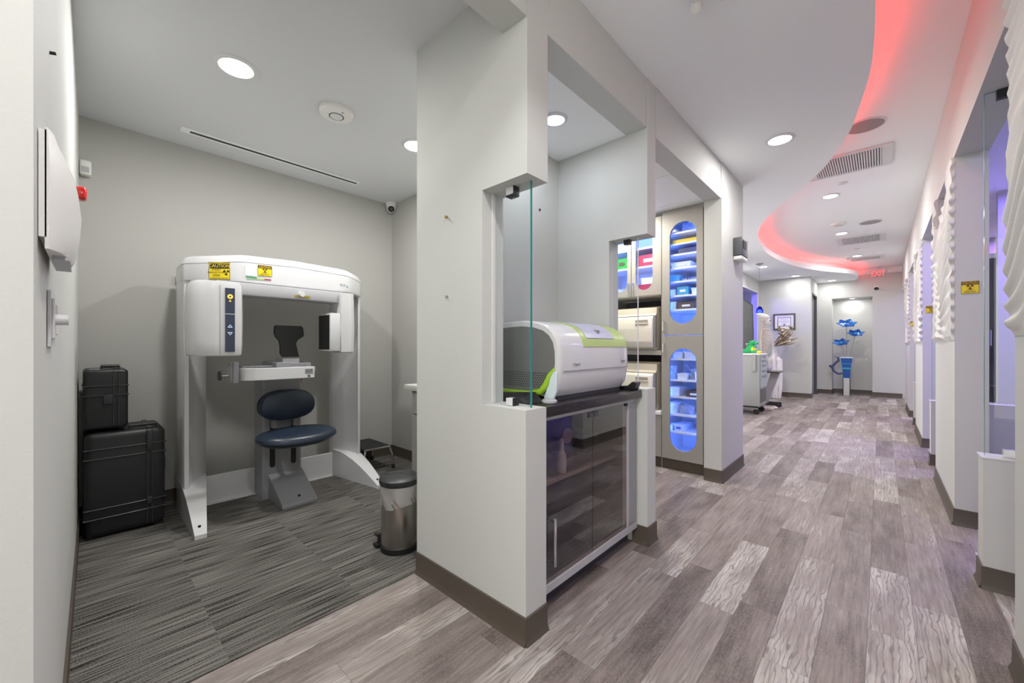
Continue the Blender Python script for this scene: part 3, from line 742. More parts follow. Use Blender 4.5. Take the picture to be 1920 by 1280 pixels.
# tube head
th_ = B(); rings = []
for z, k in ((1.075, .90), (1.083, .955), (1.15, .985), (1.3, 1.0), (1.42, .985), (1.495, .95), (1.512, .88)):
    px = [(-3.10, .43), (-3.02, .412), (-2.93, .415), (-2.865, .438), (-2.835, .475), (-2.83, .53), (-2.832, .60), (-2.845, .66), (-2.87, .672), (-3.08, .69), (-3.10, .68)]
    rings.append([(-2.96+(x+2.96)*(.7+.3*k), .57+(y-.57)*k, z) for x, y in px])
th_.loft(rings)
hd = part('tube_head', th_, 'gloss_white', mc)
part('control_strip', B().box(-2.836, -2.8265, .573, .621, 1.098, 1.475), 'panel_blue', hd, 'slate blue control strip')
part('strip_divider', B().box(-2.83, -2.8255, .573, .621, 1.320, 1.324), 'gloss_white', hd)
part('status_light', B().lathe([(.014, 0), (.014, .002)], (0, 0, 0), 20).xform(Matrix.Translation((-2.8265, .597, 1.425)) @ Matrix.Rotation(PI/2, 4, 'Y')), 'amber_light', hd)
part('status_core', B().lathe([(.005, 0), (.005, .003)], (0, 0, 0), 12).xform(Matrix.Translation((-2.8265, .597, 1.425)) @ Matrix.Rotation(PI/2, 4, 'Y')), 'ink_brown', hd)
part('warning_mark', B().prism([(.590, 1.395), (.604, 1.395), (.597, 1.407)], -2.827, -2.8255, 'x'), 'amber_light', hd)
def tri(zc, s):
    a = [(.584, zc), (.610, zc), (.597, zc+s*.018)]; q = [(.589, zc+s*.004), (.605, zc+s*.004), (.597, zc+s*.013)]
    b = B()
    for i in range(3):
        j = (i+1) % 3; b.prism([a[i], a[j], q[j], q[i]], -2.827, -2.8252, 'x')
    return b
part('arrow_mark', tri(1.242, 1), 'arrow_white', hd); part('arrow_mark', tri(1.214, -1), 'arrow_white', hd)
part('panel_seam', B().box(-2.8325, -2.8285, .548, .550, 1.085, 1.49), 'ink_grey', hd)
# detector
dp = B(); rings = []
for z, k in ((1.083, .8), (1.09, .92), (1.25, 1.0), (1.42, .96), (1.52, .92)):
    rings.append([(-2.955+dx*k, 1.338+dy*k, z) for dx, dy in ((-.09, -.052), (.055, -.054), (.075, -.03), (.08, .02), (.06, .05), (-.09, .054))])
dp.loft(rings); part('detector_post', dp, 'gloss_white', mc)
db = part('detector_box', B().box(-3.105, -2.90, 1.212, 1.288, 1.095, 1.372, .008, 2), 'gloss_white', mc)
part('detector_face', B().box(-3.095, -2.912, 1.2095, 1.2125, 1.108, 1.358), 'black', db)
part('seam', B().box(-2.90, -2.8985, 1.2865, 1.289, 1.10, 1.37), 'ink_grey', db)
# column
cp = [(XB, .90), (-3.33, .90), (-3.318, .912), (-3.318, 1.150), (-3.33, 1.165), (XB, 1.165)]
co = part('column', B().prism(cp, Z0, .985), 'column_grey', mc)
part('foot_wedge', B().prism([(-3.325, Z0), (-3.005, Z0), (-3.005, .028), (-3.02, .04), (-3.30, .178), (-3.325, .185)], .935, 1.168, 'y', .003, 1), 'column_grey', mc)
part('wedge_bolt', B().cyl((-3.06, 1.06, .05), (-3.06, 1.06, .069), .008, n=10), 'black', mc)
for y in (.963, 1.108):
    s = B(); pts = [(y+.018*math.cos(a), .25+.018*math.sin(a)) for a in [PI+PI*i/8 for i in range(9)]]+[(y+.018*math.cos(a), .60+.018*math.sin(a)) for a in [PI*i/8 for i in range(9)]]
    s.prism(pts, -3.319, -3.3165, 'x'); part('slot', s, 'black', co)
    part('bracket', B().box(-3.33, -3.27, y-.014, y+.014, .53, .62), 'steel_grey', mc)
# seat and backrest
bk = B(); n = 32; outline = []
for i in range(n):
    a = 2*PI*i/n; ca, sa = math.cos(a), math.sin(a)
    outline.append((1.035+.188*math.copysign(abs(ca)**.8, ca), .695+(.118 if sa > 0 else .108)*math.copysign(abs(sa)**.85, sa)))
rings = []
for x, k in ((-3.272, .86), (-3.268, .95), (-3.255, .99), (-3.235, 1.0), (-3.215, .985), (-3.202, .93), (-3.196, .80), (-3.194, .4)):
    rings.append([(x+.02*((yy-1.035)/.188)**2, 1.035+(yy-1.035)*k, .695+(zz-.695)*k) for yy, zz in outline])
bk.loft(rings); part('backrest', bk, 'navy_vinyl', mc)
part('backrest_shell', B().loft([[(-3.285, 1.035+(yy-1.035)*.9, .695+(zz-.695)*.9) for yy, zz in outline], [(-3.266, 1.035+(yy-1.035)*.985, .695+(zz-.695)*.985) for yy, zz in outline]]), 'black', mc)
st = B(); rings = []
def seat_ring(k, z, drop=0):
    r = []
    for i in range(40):
        a = 2*PI*i/40; ca, sa = math.cos(a), math.sin(a)
        yy = 1.035+.258*k*math.copysign(abs(sa)**.85, sa); xx = -3.02+(.165 if ca > 0 else .145)*k*math.copysign(abs(ca)**.8, ca)
        zz = z-.02*max(0, ca)**2*k*drop+.012*max(0, -ca)*drop
        r.append((xx, yy, zz))
    return r
for k, z in ((.62, .452), (.80, .458), (.93, .474), (1.0, .498), (.985, .518), (.92, .532), (.78, .541), (.5, .545), (.2, .546)): rings.append(seat_ring(k, z, 1 if z > .49 else .6))
st.loft(rings); part('seat', st, 'navy_vinyl', mc)
part('seat_bracket', B().box(-3.33, -2.98, .95, .98, .44, .462).box(-3.33, -2.98, 1.09, 1.12, .44, .462), 'steel_grey', mc)
# chin bar
cbp = [(-3.30, .68), (-3.12, .68), (-3.05, .69), (-3.005, .715), (-2.975, .76), (-2.965, .82), (-2.965, 1.13), (-2.99, 1.13), (-2.99, .83), (-3.0, .78), (-3.025, .74), (-3.07, .718), (-3.13, .71), (-3.30, .71)]
ch = part('chin_bar', B().prism(cbp, .908, .988, 'z', .003, 1), 'gloss_white', mc)
part('display', B().box(-2.966, -2.9635, 1.065, 1.118, .938, .972), 'steel_grey', ch, 'small grey display')
part('display_digits', textb('V17', .034, (-2.9630, 1.092, .955), (0, 1, 0), (0, 0, 1), .0006, sx=.75), 'dark_grey', ch)
part('tag', B().box(-2.966, -2.9638, 1.083, 1.099, .915, .929), 'charcoal', ch)
rl = part('headrest_rail', B().box(-3.27, -3.20, .72, 1.14, .985, 1.005, .002, 1).box(-3.14, -3.09, .72, 1.12, .985, .998, .002, 1).box(-3.33, -3.02, .90, .99, .988, 1.02, .002, 1), 'steel_grey', mc)
part('headrest_block', B().box(-3.25, -3.10, .965, 1.075, 1.0, 1.045, .003, 1).box(-3.30, -3.1, 1.075, 1.155, .985, 1.012, .002, 1), 'machine_grey', mc)
part('column_arm', B().box(-3.40, -3.0, .92, 1.15, .955, .985), 'machine_grey', mc)
cl = part('side_clamp', B().box(-3.09, -3.02, .655, .685, .895, 1.03, .003, 1).box(-3.075, -3.03, .64, .66, .9, 1.025, .003, 1), 'steel_grey', mc)
part('clamp_screw', B().cyl((-3.055, .64, .945), (-3.055, .595, .945), .009), 'chrome', cl)
part('clamp_knob', B().lathe([(.012, -.009), (.027, -.007), (.03, 0), (.027, .007), (.012, .009)], (0, 0, 0), 20).xform(Matrix.Translation((-3.055, .59, .945)) @ Matrix.Rotation(PI/2, 4, 'X')), 'dark_grey', cl)
part('release_knob', B().cyl((-3.42, 1.165, .86), (-3.42, 1.19, .86), .006).cyl((-3.42, 1.19, .86), (-3.42, 1.198, .86), .014, n=12), 'red_lens', mc)
# headrest
hp = [(.975, 1.055), (1.085, 1.055), (1.088, 1.085), (1.082, 1.15), (1.095, 1.18), (1.130, 1.205), (1.134, 1.22), (1.128, 1.27), (1.118, 1.282), (.945, 1.282), (.935, 1.272), (.932, 1.225), (.94, 1.20), (.966, 1.17), (.974, 1.14), (.97, 1.08)]
hr = B(); rings = []
for x, k, in ((-3.215, .97), (-3.208, 1.0), (-3.195, 1.0), (-3.188, .97)):
    rings.append([(x+1.8*(y-1.033)**2+(.05*max(0, 1.09-z)/.035 if z < 1.09 else 0), 1.033+(y-1.033)*k, 1.165+(z-1.165)*k) for y, z in hp])
hr.loft(rings); part('headrest', hr, 'black', mc)
# stickers on the crown
def caution(parent, c, w, h, xd, style, ink='ink'):
    xd = Vector(xd).normalized(); up = Vector((0, 0, 1)); n = xd.cross(up); c = Vector(c)
    pl0 = part('caution_sticker', card(c, w, h, xd, up, .0012), 'yellow_sign', parent, 'yellow caution sticker')
    f = lambda u, v, d=.0014: c+xd*u*w+up*v*h+n*d
    b = B()
    t_ = .018*w
    for (u, v, ww, hh) in ((0, .485, .98*w, t_), (0, -.485, .98*w, t_), (-.485, 0, t_, .97*h), (.485, 0, t_, .97*h)):
        q = card(f(u, v), ww, hh, xd, up, .0004); q.bm.to_mesh(me_ := bpy.data.meshes.new('x')); q.bm.free(); b.bm.from_mesh(me_); bpy.data.meshes.remove(me_)
    part('border', b, ink, pl0)
    if style == 1:
        part('header', card(f(0, .28), w*.90, h*.30, xd, up, .0006), ink, pl0)
        part('lettering', textb('CAUTION', h*.27, f(0, .28, .0024), xd, up, .0005, sx=.88*w/h*.93), 'yellow_sign', pl0)
        b = textb('X-RAY\nRADIATION\nAREA', h*.165, f(-.14, -.10, .0020), xd, up, .0005, sx=.9*w/h)
        part('lettering', b, ink, pl0)
        part('lettering', textb('AUTHORIZED PERSONNEL ONLY', h*.07, f(0, -.42, .0020), xd, up, .0004, sx=.8*w/h), ink, pl0)
        part('trefoil', trefoil(f(.32, -.08, .0016), h*.17, xd, up), ink, pl0)
    else:
        part('header', card(f(0, .33), w*.94, h*.26, xd, up, .0006), ink, pl0)
        part('lettering', textb('CAUTION', h*.24, f(0, .33, .0024), xd, up, .0005, sx=.85*w/h*.9), 'yellow_sign', pl0)
        part('trefoil', trefoil(f(0, .05, .0016), h*.2, xd, up), ink, pl0)
        part('lettering', textb('X-RAY\nRADIATION', h*.16, f(0, -.28, .0020), xd, up, .0005, sx=.75*w/h), ink, pl0)
    return pl0
fd = Vector((-3.115+3.295, .67-.452, 0)).normalized()      # direction of the left facet
fn = fd.cross(Vector((0, 0, 1)))
pc = Vector((-3.295, .452, 0))*.27+Vector((-3.115, .67, 0))*.73
caution(mc, (pc.x+fn.x*.0015, pc.y+fn.y*.0015, 1.6225), .128, .112, fd, 1)
caution(mc, (-3.0795, .848, 1.645), .085, .072, (0, 1, 0), 2, 'ink_brown')
part('scale_sticker', B().box(-3.084, -3.0785, .735, .80, 1.60, 1.672), 'ice', mc, 'pale sticker with a green to red bar')
part('green_bar', B().box(-3.0787, -3.0775, .738, .80, 1.583, 1.591), 'box_green', mc)
part('amber_bar', B().box(-3.0787, -3.0775, .80, .845, 1.583, 1.591), 'lime_soft', mc); part('red_bar', B().box(-3.0787, -3.0775, .845, .886, 1.583, 1.591), 'box_pink', mc)
part('lettering', textb('FLX', .028, (-3.0810, 1.385, 1.607), (-.012, 1, 0), (0, 0, 1), .001), 'ink_grey', mc)
part('logo_mark', B().box(-3.088, -3.085, 1.417, 1.427, 1.593, 1.606), 'box_teal', mc)

# ================================================================= CASES
def case_(name, label, x0, x1, y0, y1, z0, z1, r):
    t = thing(name, label, 'case', ((x0+x1)/2, (y0+y1)/2, z0), 'black hard shell equipment cases')
    h = z1-z0; bd = part('shell', B().box(x0, x1, y0, y1, z0+.012, z1, r, 4), 'case_black', t)
    for zc in ((z0+h*.20), (z0+h*.76)) if h > .5 else (z0+h*.42+.06,):
        part('rib', B().box(x0-.004, x1+.006, y0-.004, y1+.004, zc-.006, zc, .002, 1).box(x0-.004, x1+.006, y0-.004, y1+.004, zc+.05, zc+.056, .002, 1), 'case_edge', t)
    yv = y1-.075 if h > .5 else y0+(y1-y0)*.72
    part('rib', B().box(x1-.01, x1+.007, yv-.014, yv-.009, z0+.03, z1-.01).box(x1-.01, x1+.007, yv+.009, yv+.014, z0+.03, z1-.01).box(x0+.02, x1-.02, yv-.014, yv+.014, z1-.004, z1+.006, .002, 1), 'case_edge', t)
    return t
c1 = case_('equipment_case', 'large black hard shell case standing on the carpet', -3.70, -3.335, .008, .362, .0055, .625, .035)
part('latch', B().box(-3.335, -3.318, .272, .302, .49, .61, .005, 2), 'case_edge', c1); part('latch', B().box(-3.335, -3.318, .272, .302, .16, .20, .005, 2), 'case_edge', c1)
part('handle', B().tube([(-3.38, .20, .622), (-3.38, .20, .645), (-3.38, .32, .645), (-3.38, .32, .622)], .011, 8), 'case_edge', c1)
part('hinge', B().box(-3.5, -3.38, .355, .366, .35, .42, .003, 1), 'case_edge', c1)
part('lock_mark', B().box(-3.334, -3.3315, .28, .294, .185, .20), 'chrome', c1)
for x in (-3.65, -3.38):
    for y in (.04, .33): part('foot', B().box(x-.02, x+.02, y-.02, y+.02, .0055, .03), 'black_rubber', c1)
c2 = case_('equipment_case', 'smaller black hard shell case on top of the large one', -3.66, -3.345, .004, .192, .633, .995, .02)
part('latch', B().box(-3.345, -3.328, .085, .125, .79, .845, .004, 2), 'case_edge', c2)
part('handle', B().tube([(-3.42, .08, .99), (-3.42, .08, 1.012), (-3.42, .155, 1.012), (-3.42, .155, .99)], .010, 8), 'case_edge', c2)
part('tag', B().box(-3.40, -3.36, .03, .075, .994, .9985), 'steel_grey', c2, 'grey label')
# ================================================================= STEP STOOL
t = thing('step_stool', 'chrome step stool with a black tread behind the x-ray machine', 'step stool', (-3.5, 1.78, .0055))
part('tread', B().box(-3.70, -3.33, 1.68, 1.93, .205, .228, .012, 2), 'tread', t)
part('edge_band', B().tube([(-3.32, 1.68, .212), (-3.32, 1.925, .212), (-3.345, 1.94, .212), (-3.69, 1.94, .212)], .009, 8), 'chrome', t)
for (xa, ya, xb, yb) in ((-3.335, 1.93, -3.315, 1.965), (-3.335, 1.70, -3.31, 1.672), (-3.695, 1.93, -3.715, 1.965), (-3.695, 1.70, -3.715, 1.672)):
    lg = part('leg', B().tube([(xa, ya, .205), (xa+(xb-xa)*.5, ya+(yb-ya)*.5, .15), (xb, yb, .02)], .011, 10), 'chrome', t)
    part('rubber_foot', B().cyl((xb, yb, .0055), (xb+(xa-xb)*.15, yb+(ya-yb)*.15, .04), .016, .014, 14), 'black_rubber', lg)
# ================================================================= TRASH CAN
tx, ty = -1.985, 1.215
t = thing('trash_can', 'brushed steel pedal bin with a black lid and clear liner', 'trash can', (tx, ty, .0055))
part('body', B().lathe([(.098, .03), (.100, .035), (.100, .36), (.096, .362)], (tx, ty, .0055), 40), 'steel_brush', t)
part('base', B().lathe([(.104, 0), (.106, .006), (.105, .03), (.099, .036)], (tx, ty, .0055), 40), 'black', t)
ld = part('lid', B().lathe([(.108, .365), (.112, .375), (.111, .392), (.10, .400), (.05, .406), (.02, .407)], (tx, ty, .0055), 40), 'dark_lid', t)
part('lid_crease', B().tube([(tx-.07, ty-.06, .410), (tx-.01, ty+.01, .4135), (tx+.06, ty+.06, .410)], .0015, 6), 'black', ld)
lw = B(); rings = []
for j, z in enumerate((.366, .34, .315, .29, .268, .258)):
    rings.append([(tx+(.106+.006*math.sin(k*1.7+j)*math.cos(k*.9+j*2)-.001*j)*math.cos(2*PI*k/48), ty+(.106+.006*math.sin(k*1.7+j)*math.cos(k*.9+j*2)-.001*j)*math.sin(2*PI*k/48), z+(.012*math.sin(2*PI*k/48*2+1) if j == 5 else 0)) for k in range(48)])
lw.loft(rings, False); part('liner', lw, 'bag', t)
dv = Vector((-.734, -.679, 0))
pd = Vector((tx, ty, 0))+dv*.105
part('pedal', B().box(pd.x-.04, pd.x+.01, pd.y-.03, pd.y+.02, .008, .026, .005, 2).tube([(pd.x-.005, pd.y, .02), (pd.x-.008, pd.y-.003, .075)], [.02, .012], 8).box(pd.x-.035, pd.x, pd.y-.025, pd.y+.005, .066, .078, .003, 1), 'black', t)
# ================================================================= ROOM COUNTER (right wall)
t = thing('vanity_cabinet', 'grey cabinet with a speckled pale worktop half hidden behind the partition', 'cabinet', (-2.2, 1.95, .0055))
part('body', B().box(-2.60, -1.72, 1.70, 2.203, .0055, .80), 'laminate', t)
part('door', B().box(-2.58, -2.17, 1.682, 1.70, .10, .62, .002, 1), 'laminate', t)
part('drawer', B().box(-2.58, -2.17, 1.682, 1.70, .63, .79, .002, 1), 'laminate', t)
part('worktop', B().box(-2.66, -1.72, 1.665, 2.203, .80, .842, .004, 2), 'terrazzo', t)
t = thing('towel_hook', 'small chrome hook on the greige side wall above the worktop', 'hook', (-3.0, 2.203, 1.09))
part('plate', B().cyl((-3.02, 2.2045, 1.10), (-3.02, 2.196, 1.10), .016), 'chrome', t)
part('arm', B().tube([(-3.02, 2.197, 1.10), (-3.02, 2.15, 1.10), (-2.9, 2.15, 1.10)], .007), 'chrome', t)
# ================================================================= LEFT WALL DEVICES
def wy(x): return -.052+(x+.985)*(-.012+.052)/(-3.77+.985)      # surface of wall_left at x
t = thing('paper_dispenser', 'pale curved plastic dispenser on the left wall', 'dispenser', (-1.19, wy(-1.19), 1.30))
xa, xb = -1.05, -1.33
b = B(); b.prism([(xa, wy(xa)+.001), (xb, wy(xb)+.001), (xb, wy(xb)+.010), (xa, wy(xa)+.010)], 1.318, 1.502); part('back', b, 'plastic_white', t)
rings = []
for z, d in ((1.298, .028), (1.304, .031), (1.35, .038), (1.40, .041), (1.45, .036), (1.49, .022), (1.506, .014)):
    rings.append([(xa, wy(xa)+.008, z), (xa, wy(xa)+.010+d*.1, z), (xa-.03, wy(xa)+.010+d*.55, z), (xa-.09, wy(xa)+.006+d, z), (xb+.08, wy(xb)+.006+d, z), (xb+.03, wy(xb)+.010+d*.6, z), (xb, wy(xb)+.010+d*.15, z), (xb, wy(xb)+.008, z)])
part('cover', B().loft(rings), 'plastic_white', t)
part('outlet_lip', B().box(-1.29, -1.12, wy(-1.2)+.012, wy(-1.2)+.034, 1.291, 1.299), 'machine_grey', t)
t = thing('dimmer_switch', 'white switch plate with a round dimmer knob on the left wall', 'light switch', (-1.30, wy(-1.30), 1.13))
b = B(); b.prism([(-1.24, wy(-1.24)+.001), (-1.36, wy(-1.36)+.001), (-1.36, wy(-1.36)+.006), (-1.24, wy(-1.24)+.006)], 1.13, 1.245); part('plate', b, 'white', t)
part('rocker', B().box(-1.345, -1.315, wy(-1.33)+.005, wy(-1.33)+.012, 1.155, 1.22, .002, 1), 'white', t)
part('dimmer_plate', B().box(-1.295, -1.255, wy(-1.275)+.005, wy(-1.275)+.010, 1.145, 1.23, .002, 1), 'white', t)
part('knob', B().cyl((-1.275, wy(-1.275)+.009, 1.186), (-1.275, wy(-1.275)+.029, 1.186), .0115, .0105, 24), 'white', t)
t = thing('alarm_beacon', 'red alarm beacon on the left wall behind the dispenser', 'alarm', (-2.62, wy(-2.62), 1.79))
part('mount', B().box(-2.66, -2.58, wy(-2.6)+.001, wy(-2.6)+.008, 1.775, 1.845, .002, 1), 'red_lens', t)
part('lens', B().box(-2.652, -2.588, wy(-2.6)+.007, wy(-2.6)+.045, 1.782, 1.838, .012, 3), 'red_lens', t)
t = thing('motion_sensor', 'small white motion sensor box high in the left corner of the room', 'sensor', (-3.70, .02, 2.20))
part('body', B().box(-3.754, -3.70, wy(-3.7)+.002, wy(-3.7)+.056, 2.22, 2.315, .012, 3), 'plastic_white', t)
part('window', B().box(-3.7005, -3.697, wy(-3.7)+.012, wy(-3.7)+.046, 2.235, 2.27, .001, 1), 'machine_grey', t)
t = thing('wall_jack', 'small white cable jack box on the back wall left of the x-ray machine', 'socket', (-3.745, .49, 1.60))
part('box', B().box(-3.7545, -3.725, .462, .51, 1.59, 1.645, .004, 2), 'plastic_white', t)
part('port', B().box(-3.7252, -3.7235, .495, .508, 1.605, 1.63), 'dark_grey', t)
single('nail', B().cyl((-1.32, wy(-1.32)-.002, 1.765), (-1.32, wy(-1.32)+.009, 1.768), .0035, n=8), 'black', 'tiny black nail high on the left wall', 'nail')
single('wall_hook', B().cyl((-1.462, 1.142, 1.724), (-1.462, 1.128, 1.724), .006, n=10).tube([(-1.462, 1.130, 1.722), (-1.455, 1.124, 1.716), (-1.45, 1.122, 1.719)], .003, 6), 'brass', 'tiny brass hook high on the partition end wall', 'hook')
single('screw', B().cyl((-1.462, 1.142, 1.359), (-1.462, 1.134, 1.359), .006, n=10), 'steel_grey', 'tiny grey screw lower on the partition end wall', 'screw')
single('screw', B().cyl((-1.5945, 1.98, 2.0), (-1.588, 1.98, 2.0), .007, n=10), 'black', 'tiny black screw in the back wall of the equipment niche', 'screw')

# ================================================================= NICHE
t = thing('glass_screen', 'tall frameless glass pane with green edge in the notch of the end wall', 'glass pane', (-1.115, 1.205, .888))
part('pane', B().box(-1.223, -1.012, 1.199, 1.209, .889, 1.783), 'glass', t)
part('edge', B().box(-1.012, -1.0095, 1.199, 1.209, .889, 1.783), 'glass_edge', t, 'green polished edge')
part('clamp', B().box(-1.135, -1.095, 1.188, 1.221, 1.752, 1.784, .002, 1), 'white', t); part('clamp_gasket', B().box(-1.135, -1.095, 1.190, 1.223, 1.745, 1.752).box(-1.0955, -1.091, 1.190, 1.223, 1.745, 1.784), 'black', t)
part('clamp', B().box(-1.135, -1.098, 1.188, 1.221, .888, .918, .002, 1), 'white', t); part('clamp_gasket', B().box(-1.098, -1.093, 1.190, 1.223, .888, .92), 'black', t)
part('channel', B().box(-1.2255, -1.219, 1.195, 1.213, .888, 1.784), 'caulk', t)
t = thing('glass_screen', 'frameless glass pane in the notch between niche and storage opening', 'glass pane', (-1.10, 2.237, .888))
part('pane', B().box(-1.21, -1.055, 2.232, 2.242, .889, 1.771), 'glass', t)
part('edge', B().box(-1.055, -1.0525, 2.232, 2.242, .889, 1.771), 'caulk', t, 'pale polished edge')
part('clamp', B().box(-1.14, -1.10, 2.222, 2.252, 1.742, 1.7715, .002, 1), 'black', t)
# worktop and cabinet
single('worktop', B().box(-1.592, -1.001, 1.2685, 2.179, .838, .882, .004, 2), 'granite', 'speckled black worktop under the white and lime machine', 'worktop')
XC = -1.03
t = thing('glass_door_cabinet', 'low cabinet with smoked glass doors in an aluminium frame', 'cabinet', (-1.3, 1.72, .085))
b = B()
b.box(XC-.03, XC, 1.2685, 2.175, .088, .122).box(XC-.03, XC, 1.2685, 2.175, .818, .8375).box(XC-.03, XC, 2.058, 2.075, .122, .818).box(XC-.03, XC, 1.2685, 1.283, .122, .818)
part('frame', b, 'machine_grey', t, 'aluminium frame')
part('side_trim', B().box(XC-.026, XC-.002, 2.076, 2.175, .122, .818), 'steel_grey', t)
part('carcass', B().box(-1.59, -1.57, 1.27, 2.175, .09, .836).box(-1.57, XC-.031, 1.2685, 1.28, .09, .836).box(-1.57, XC-.031, 2.165, 2.178, .09, .836).box(-1.57, XC-.031, 1.28, 2.165, .09, .105), 'cab_dark', t)
part('shelf', B().box(-1.57, XC-.12, 1.28, 2.165, .475, .495), 'laminate', t)
part('plinth', B().box(-1.57, XC-.06, 1.27, 2.178, .001, .088), 'cab_dark', t)
for k, (ya, yb) in enumerate(((1.284, 1.700), (1.703, 2.057))):
    d = part('door', B().box(XC-.012, XC-.005, ya, yb, .124, .816), 'smoked', t, 'smoked glass door')
    if k == 0: part('handle', B().tube([(XC+.02, ya+.075, .20), (XC+.02, ya+.075, .40)], .007, 10).cyl((XC-.005, ya+.075, .215), (XC+.02, ya+.075, .215), .005, n=8).cyl((XC-.005, ya+.075, .385), (XC+.02, ya+.075, .385), .005, n=8), 'chrome', d)
    yh = yb-.02 if k == 0 else ya+.02
    part('clip', B().box(XC-.018, XC+.002, yh-.018, yh+.018, .785, .81, .002, 1), 'charcoal', d)
    part('pivot', B().box(XC-.018, XC+.002, (ya if k == 0 else yb)-.02, (ya if k == 0 else yb)+.02 if k == 0 else yb, .80, .815), 'black', d)
# contents
t = thing('spray_bottle', 'white pump bottle on the shelf behind the left smoked glass door', 'bottle', (-1.185, 1.65, .495))
part('body', B().lathe([(.022, 0), (.024, .004), (.024, .085), (.018, .10), (.012, .108)], (-1.185, 1.65, .4955), 20), 'plastic_white', t)
part('pump', B().lathe([(.013, .105), (.013, .15), (.010, .165), (.006, .17)], (-1.185, 1.65, .4955), 16), 'white', t)
part('label', B().lathe([(.0245, .02), (.0245, .07)], (-1.185, 1.65, .4955), 20, caps=False), 'ice', t)
t = thing('tape_dispenser', 'dark round reel device on the cabinet shelf', 'reel', (-1.35, 1.90, .495))
part('disc', B().lathe([(.05, -.02), (.10, -.018), (.105, 0), (.10, .018), (.05, .02)], (0, 0, 0), 28).xform(Matrix.Translation((-1.35, 1.90, .615)) @ Matrix.Rotation(PI/2, 4, 'Y')), 'dark_grey', t)
part('hub', B().lathe([(.02, .02), (.045, .022), (.045, .03), (.02, .032)], (0, 0, 0), 24).xform(Matrix.Translation((-1.35, 1.90, .615)) @ Matrix.Rotation(PI/2, 4, 'Y')), 'beige', t)
part('base', B().box(-1.40, -1.30, 1.84, 1.96, .4955, .525, .004, 1), 'dark_grey', t)
t = thing('storage_box', 'navy blue box on the cabinet shelf beside the reel', 'box', (-1.37, 2.09, .495))
part('body', B().box(-1.47, -1.27, 2.03, 2.15, .4955, .60, .005, 2), 'panel_blue', t); part('lid', B().box(-1.473, -1.267, 2.027, 2.153, .60, .615, .003, 1), 'panel_blue', t)
# cleaner machine
cm = thing('benchtop_machine', 'white and lime bench machine with a grey perforated side on the worktop', 'machine', (-1.3, 1.75, .883))
def cprof(k=1.0, z0=.905):
    # profile in (x,z) of the rounded shell, x from front to back
    p = [(-1.075, z0), (-1.052, z0+.03), (-1.04, z0+.09), (-1.034, 1.05), (-1.036, 1.12), (-1.046, 1.165), (-1.07, 1.20), (-1.11, 1.228), (-1.17, 1.246), (-1.25, 1.255), (-1.34, 1.252), (-1.43, 1.243), (-1.52, 1.228), (-1.54, 1.2), (-1.545, z0)]
    return p
YA, YB = 1.425, 2.10
def shell(levels):
    b = B(); rings = []
    for y, s in levels:
        rings.append([(-1.29+(x+1.29)*s, y, 1.05+(z-1.05)*(s if z > 1.05 else 1)) for x, z in cprof()])
    b.loft(rings); return b
part('shell', shell([(YA, .965), (YA+.006, .985), (YA+.025, 1.0), (YB-.08, 1.0), (YB-.04, .985), (YB-.012, .955), (YB, .90)]), 'gloss_white', cm)
gp = [(-1.29+(x+1.29)*.90, 1.05+(z-1.05)*.86 if z > 1.05 else z+.008) for x, z in cprof()]
sp_ = part('side_panel', B().prism(gp, YA-.003, YA+.03, 'y'), 'perf_grey', cm, 'grey side panel')
b = B()
for i in range(26):
    for j in range(7):
        x = -1.10-.0135*i-(.00675 if j % 2 else 0); z = .945+.0105*j
        if x > -1.12+.02*j*.6: continue
        b.cyl((x, YA-.0045, z), (x, YA-.0025, z), .0028, n=6)
part('perforation', b, 'black', sp_, kind='stuff')
# lime skirt and arch
part('lime_rail', B().tube([(-1.50, YA-.012, .912), (-1.2, YA-.012, .912), (-1.13, YA-.010, .925), (-1.10, YA-.008, .96), (-1.085, YA-.006, 1.0), (-1.06, YA-.004, 1.028)], [.012, .012, .016, .017, .012, .008], 10), 'lime', cm, 'lime green rail')
part('white_corner', B().prism([(-1.115, .895), (-1.06, .895), (-1.046, .93), (-1.042, 1.02), (-1.06, 1.02), (-1.075, 1.0), (-1.09, .96)], YA-.012, YA+.002, 'y', .003, 1), 'ice', cm)
# front seam following the shell
part('seam', B().box(-1.036, -1.0325, YA+.03, YB-.03, 1.018, 1.0205), 'ink_grey', cm)
# lime top panel : follow profile between front z1.125 and top
def strip(y0, y1, i0, i1, off, mat, name, nsub=1, extra=None):
    p = cprof()[i0:i1+1]
    pts = [(extra if extra else p[0])]+p[1:] if extra else p
    b = B(); rings = []
    def nr(i):
        a = pts[max(i-1, 0)]; c = pts[min(i+1, len(pts)-1)]; dx, dz = c[0]-a[0], c[1]-a[1]; l = math.hypot(dx, dz); return (dz/l, -dx/l)
    for i, (x, z) in enumerate(pts):
        n = nr(i); rings.append([(x+n[0]*off, y0, z+n[1]*off), (x+n[0]*off, y1, z+n[1]*off), (x-n[0]*.004, y1, z-n[1]*.004), (x-n[0]*.004, y0, z-n[1]*.004)])
    b.loft(rings); return part(name, b, mat, cm)
strip(1.62, 2.055, 4, 9, .0025, 'lime_soft', 'lime_panel', extra=(-1.0362, 1.128))
strip(1.66, 1.93, 5, 11, .006, 'lilac', 'display_panel', extra=(-1.0475, 1.168))
part('button', B().box(-1.085, -1.06, 1.78, 1.81, 1.195, 1.215, .002, 1), 'ink_grey', cm)
part('lettering', textb('A. Element', .017, (-1.0315, 1.555, 1.048), (0, 1, 0), (0, 0, 1), .001, sx=.8), 'ink_grey', cm)
part('lettering', textb('Expert', .022, (-1.0325, 2.01, 1.052), (0, 1, 0), (0, 0, 1), .001, sx=.8), 'ink_grey', cm)
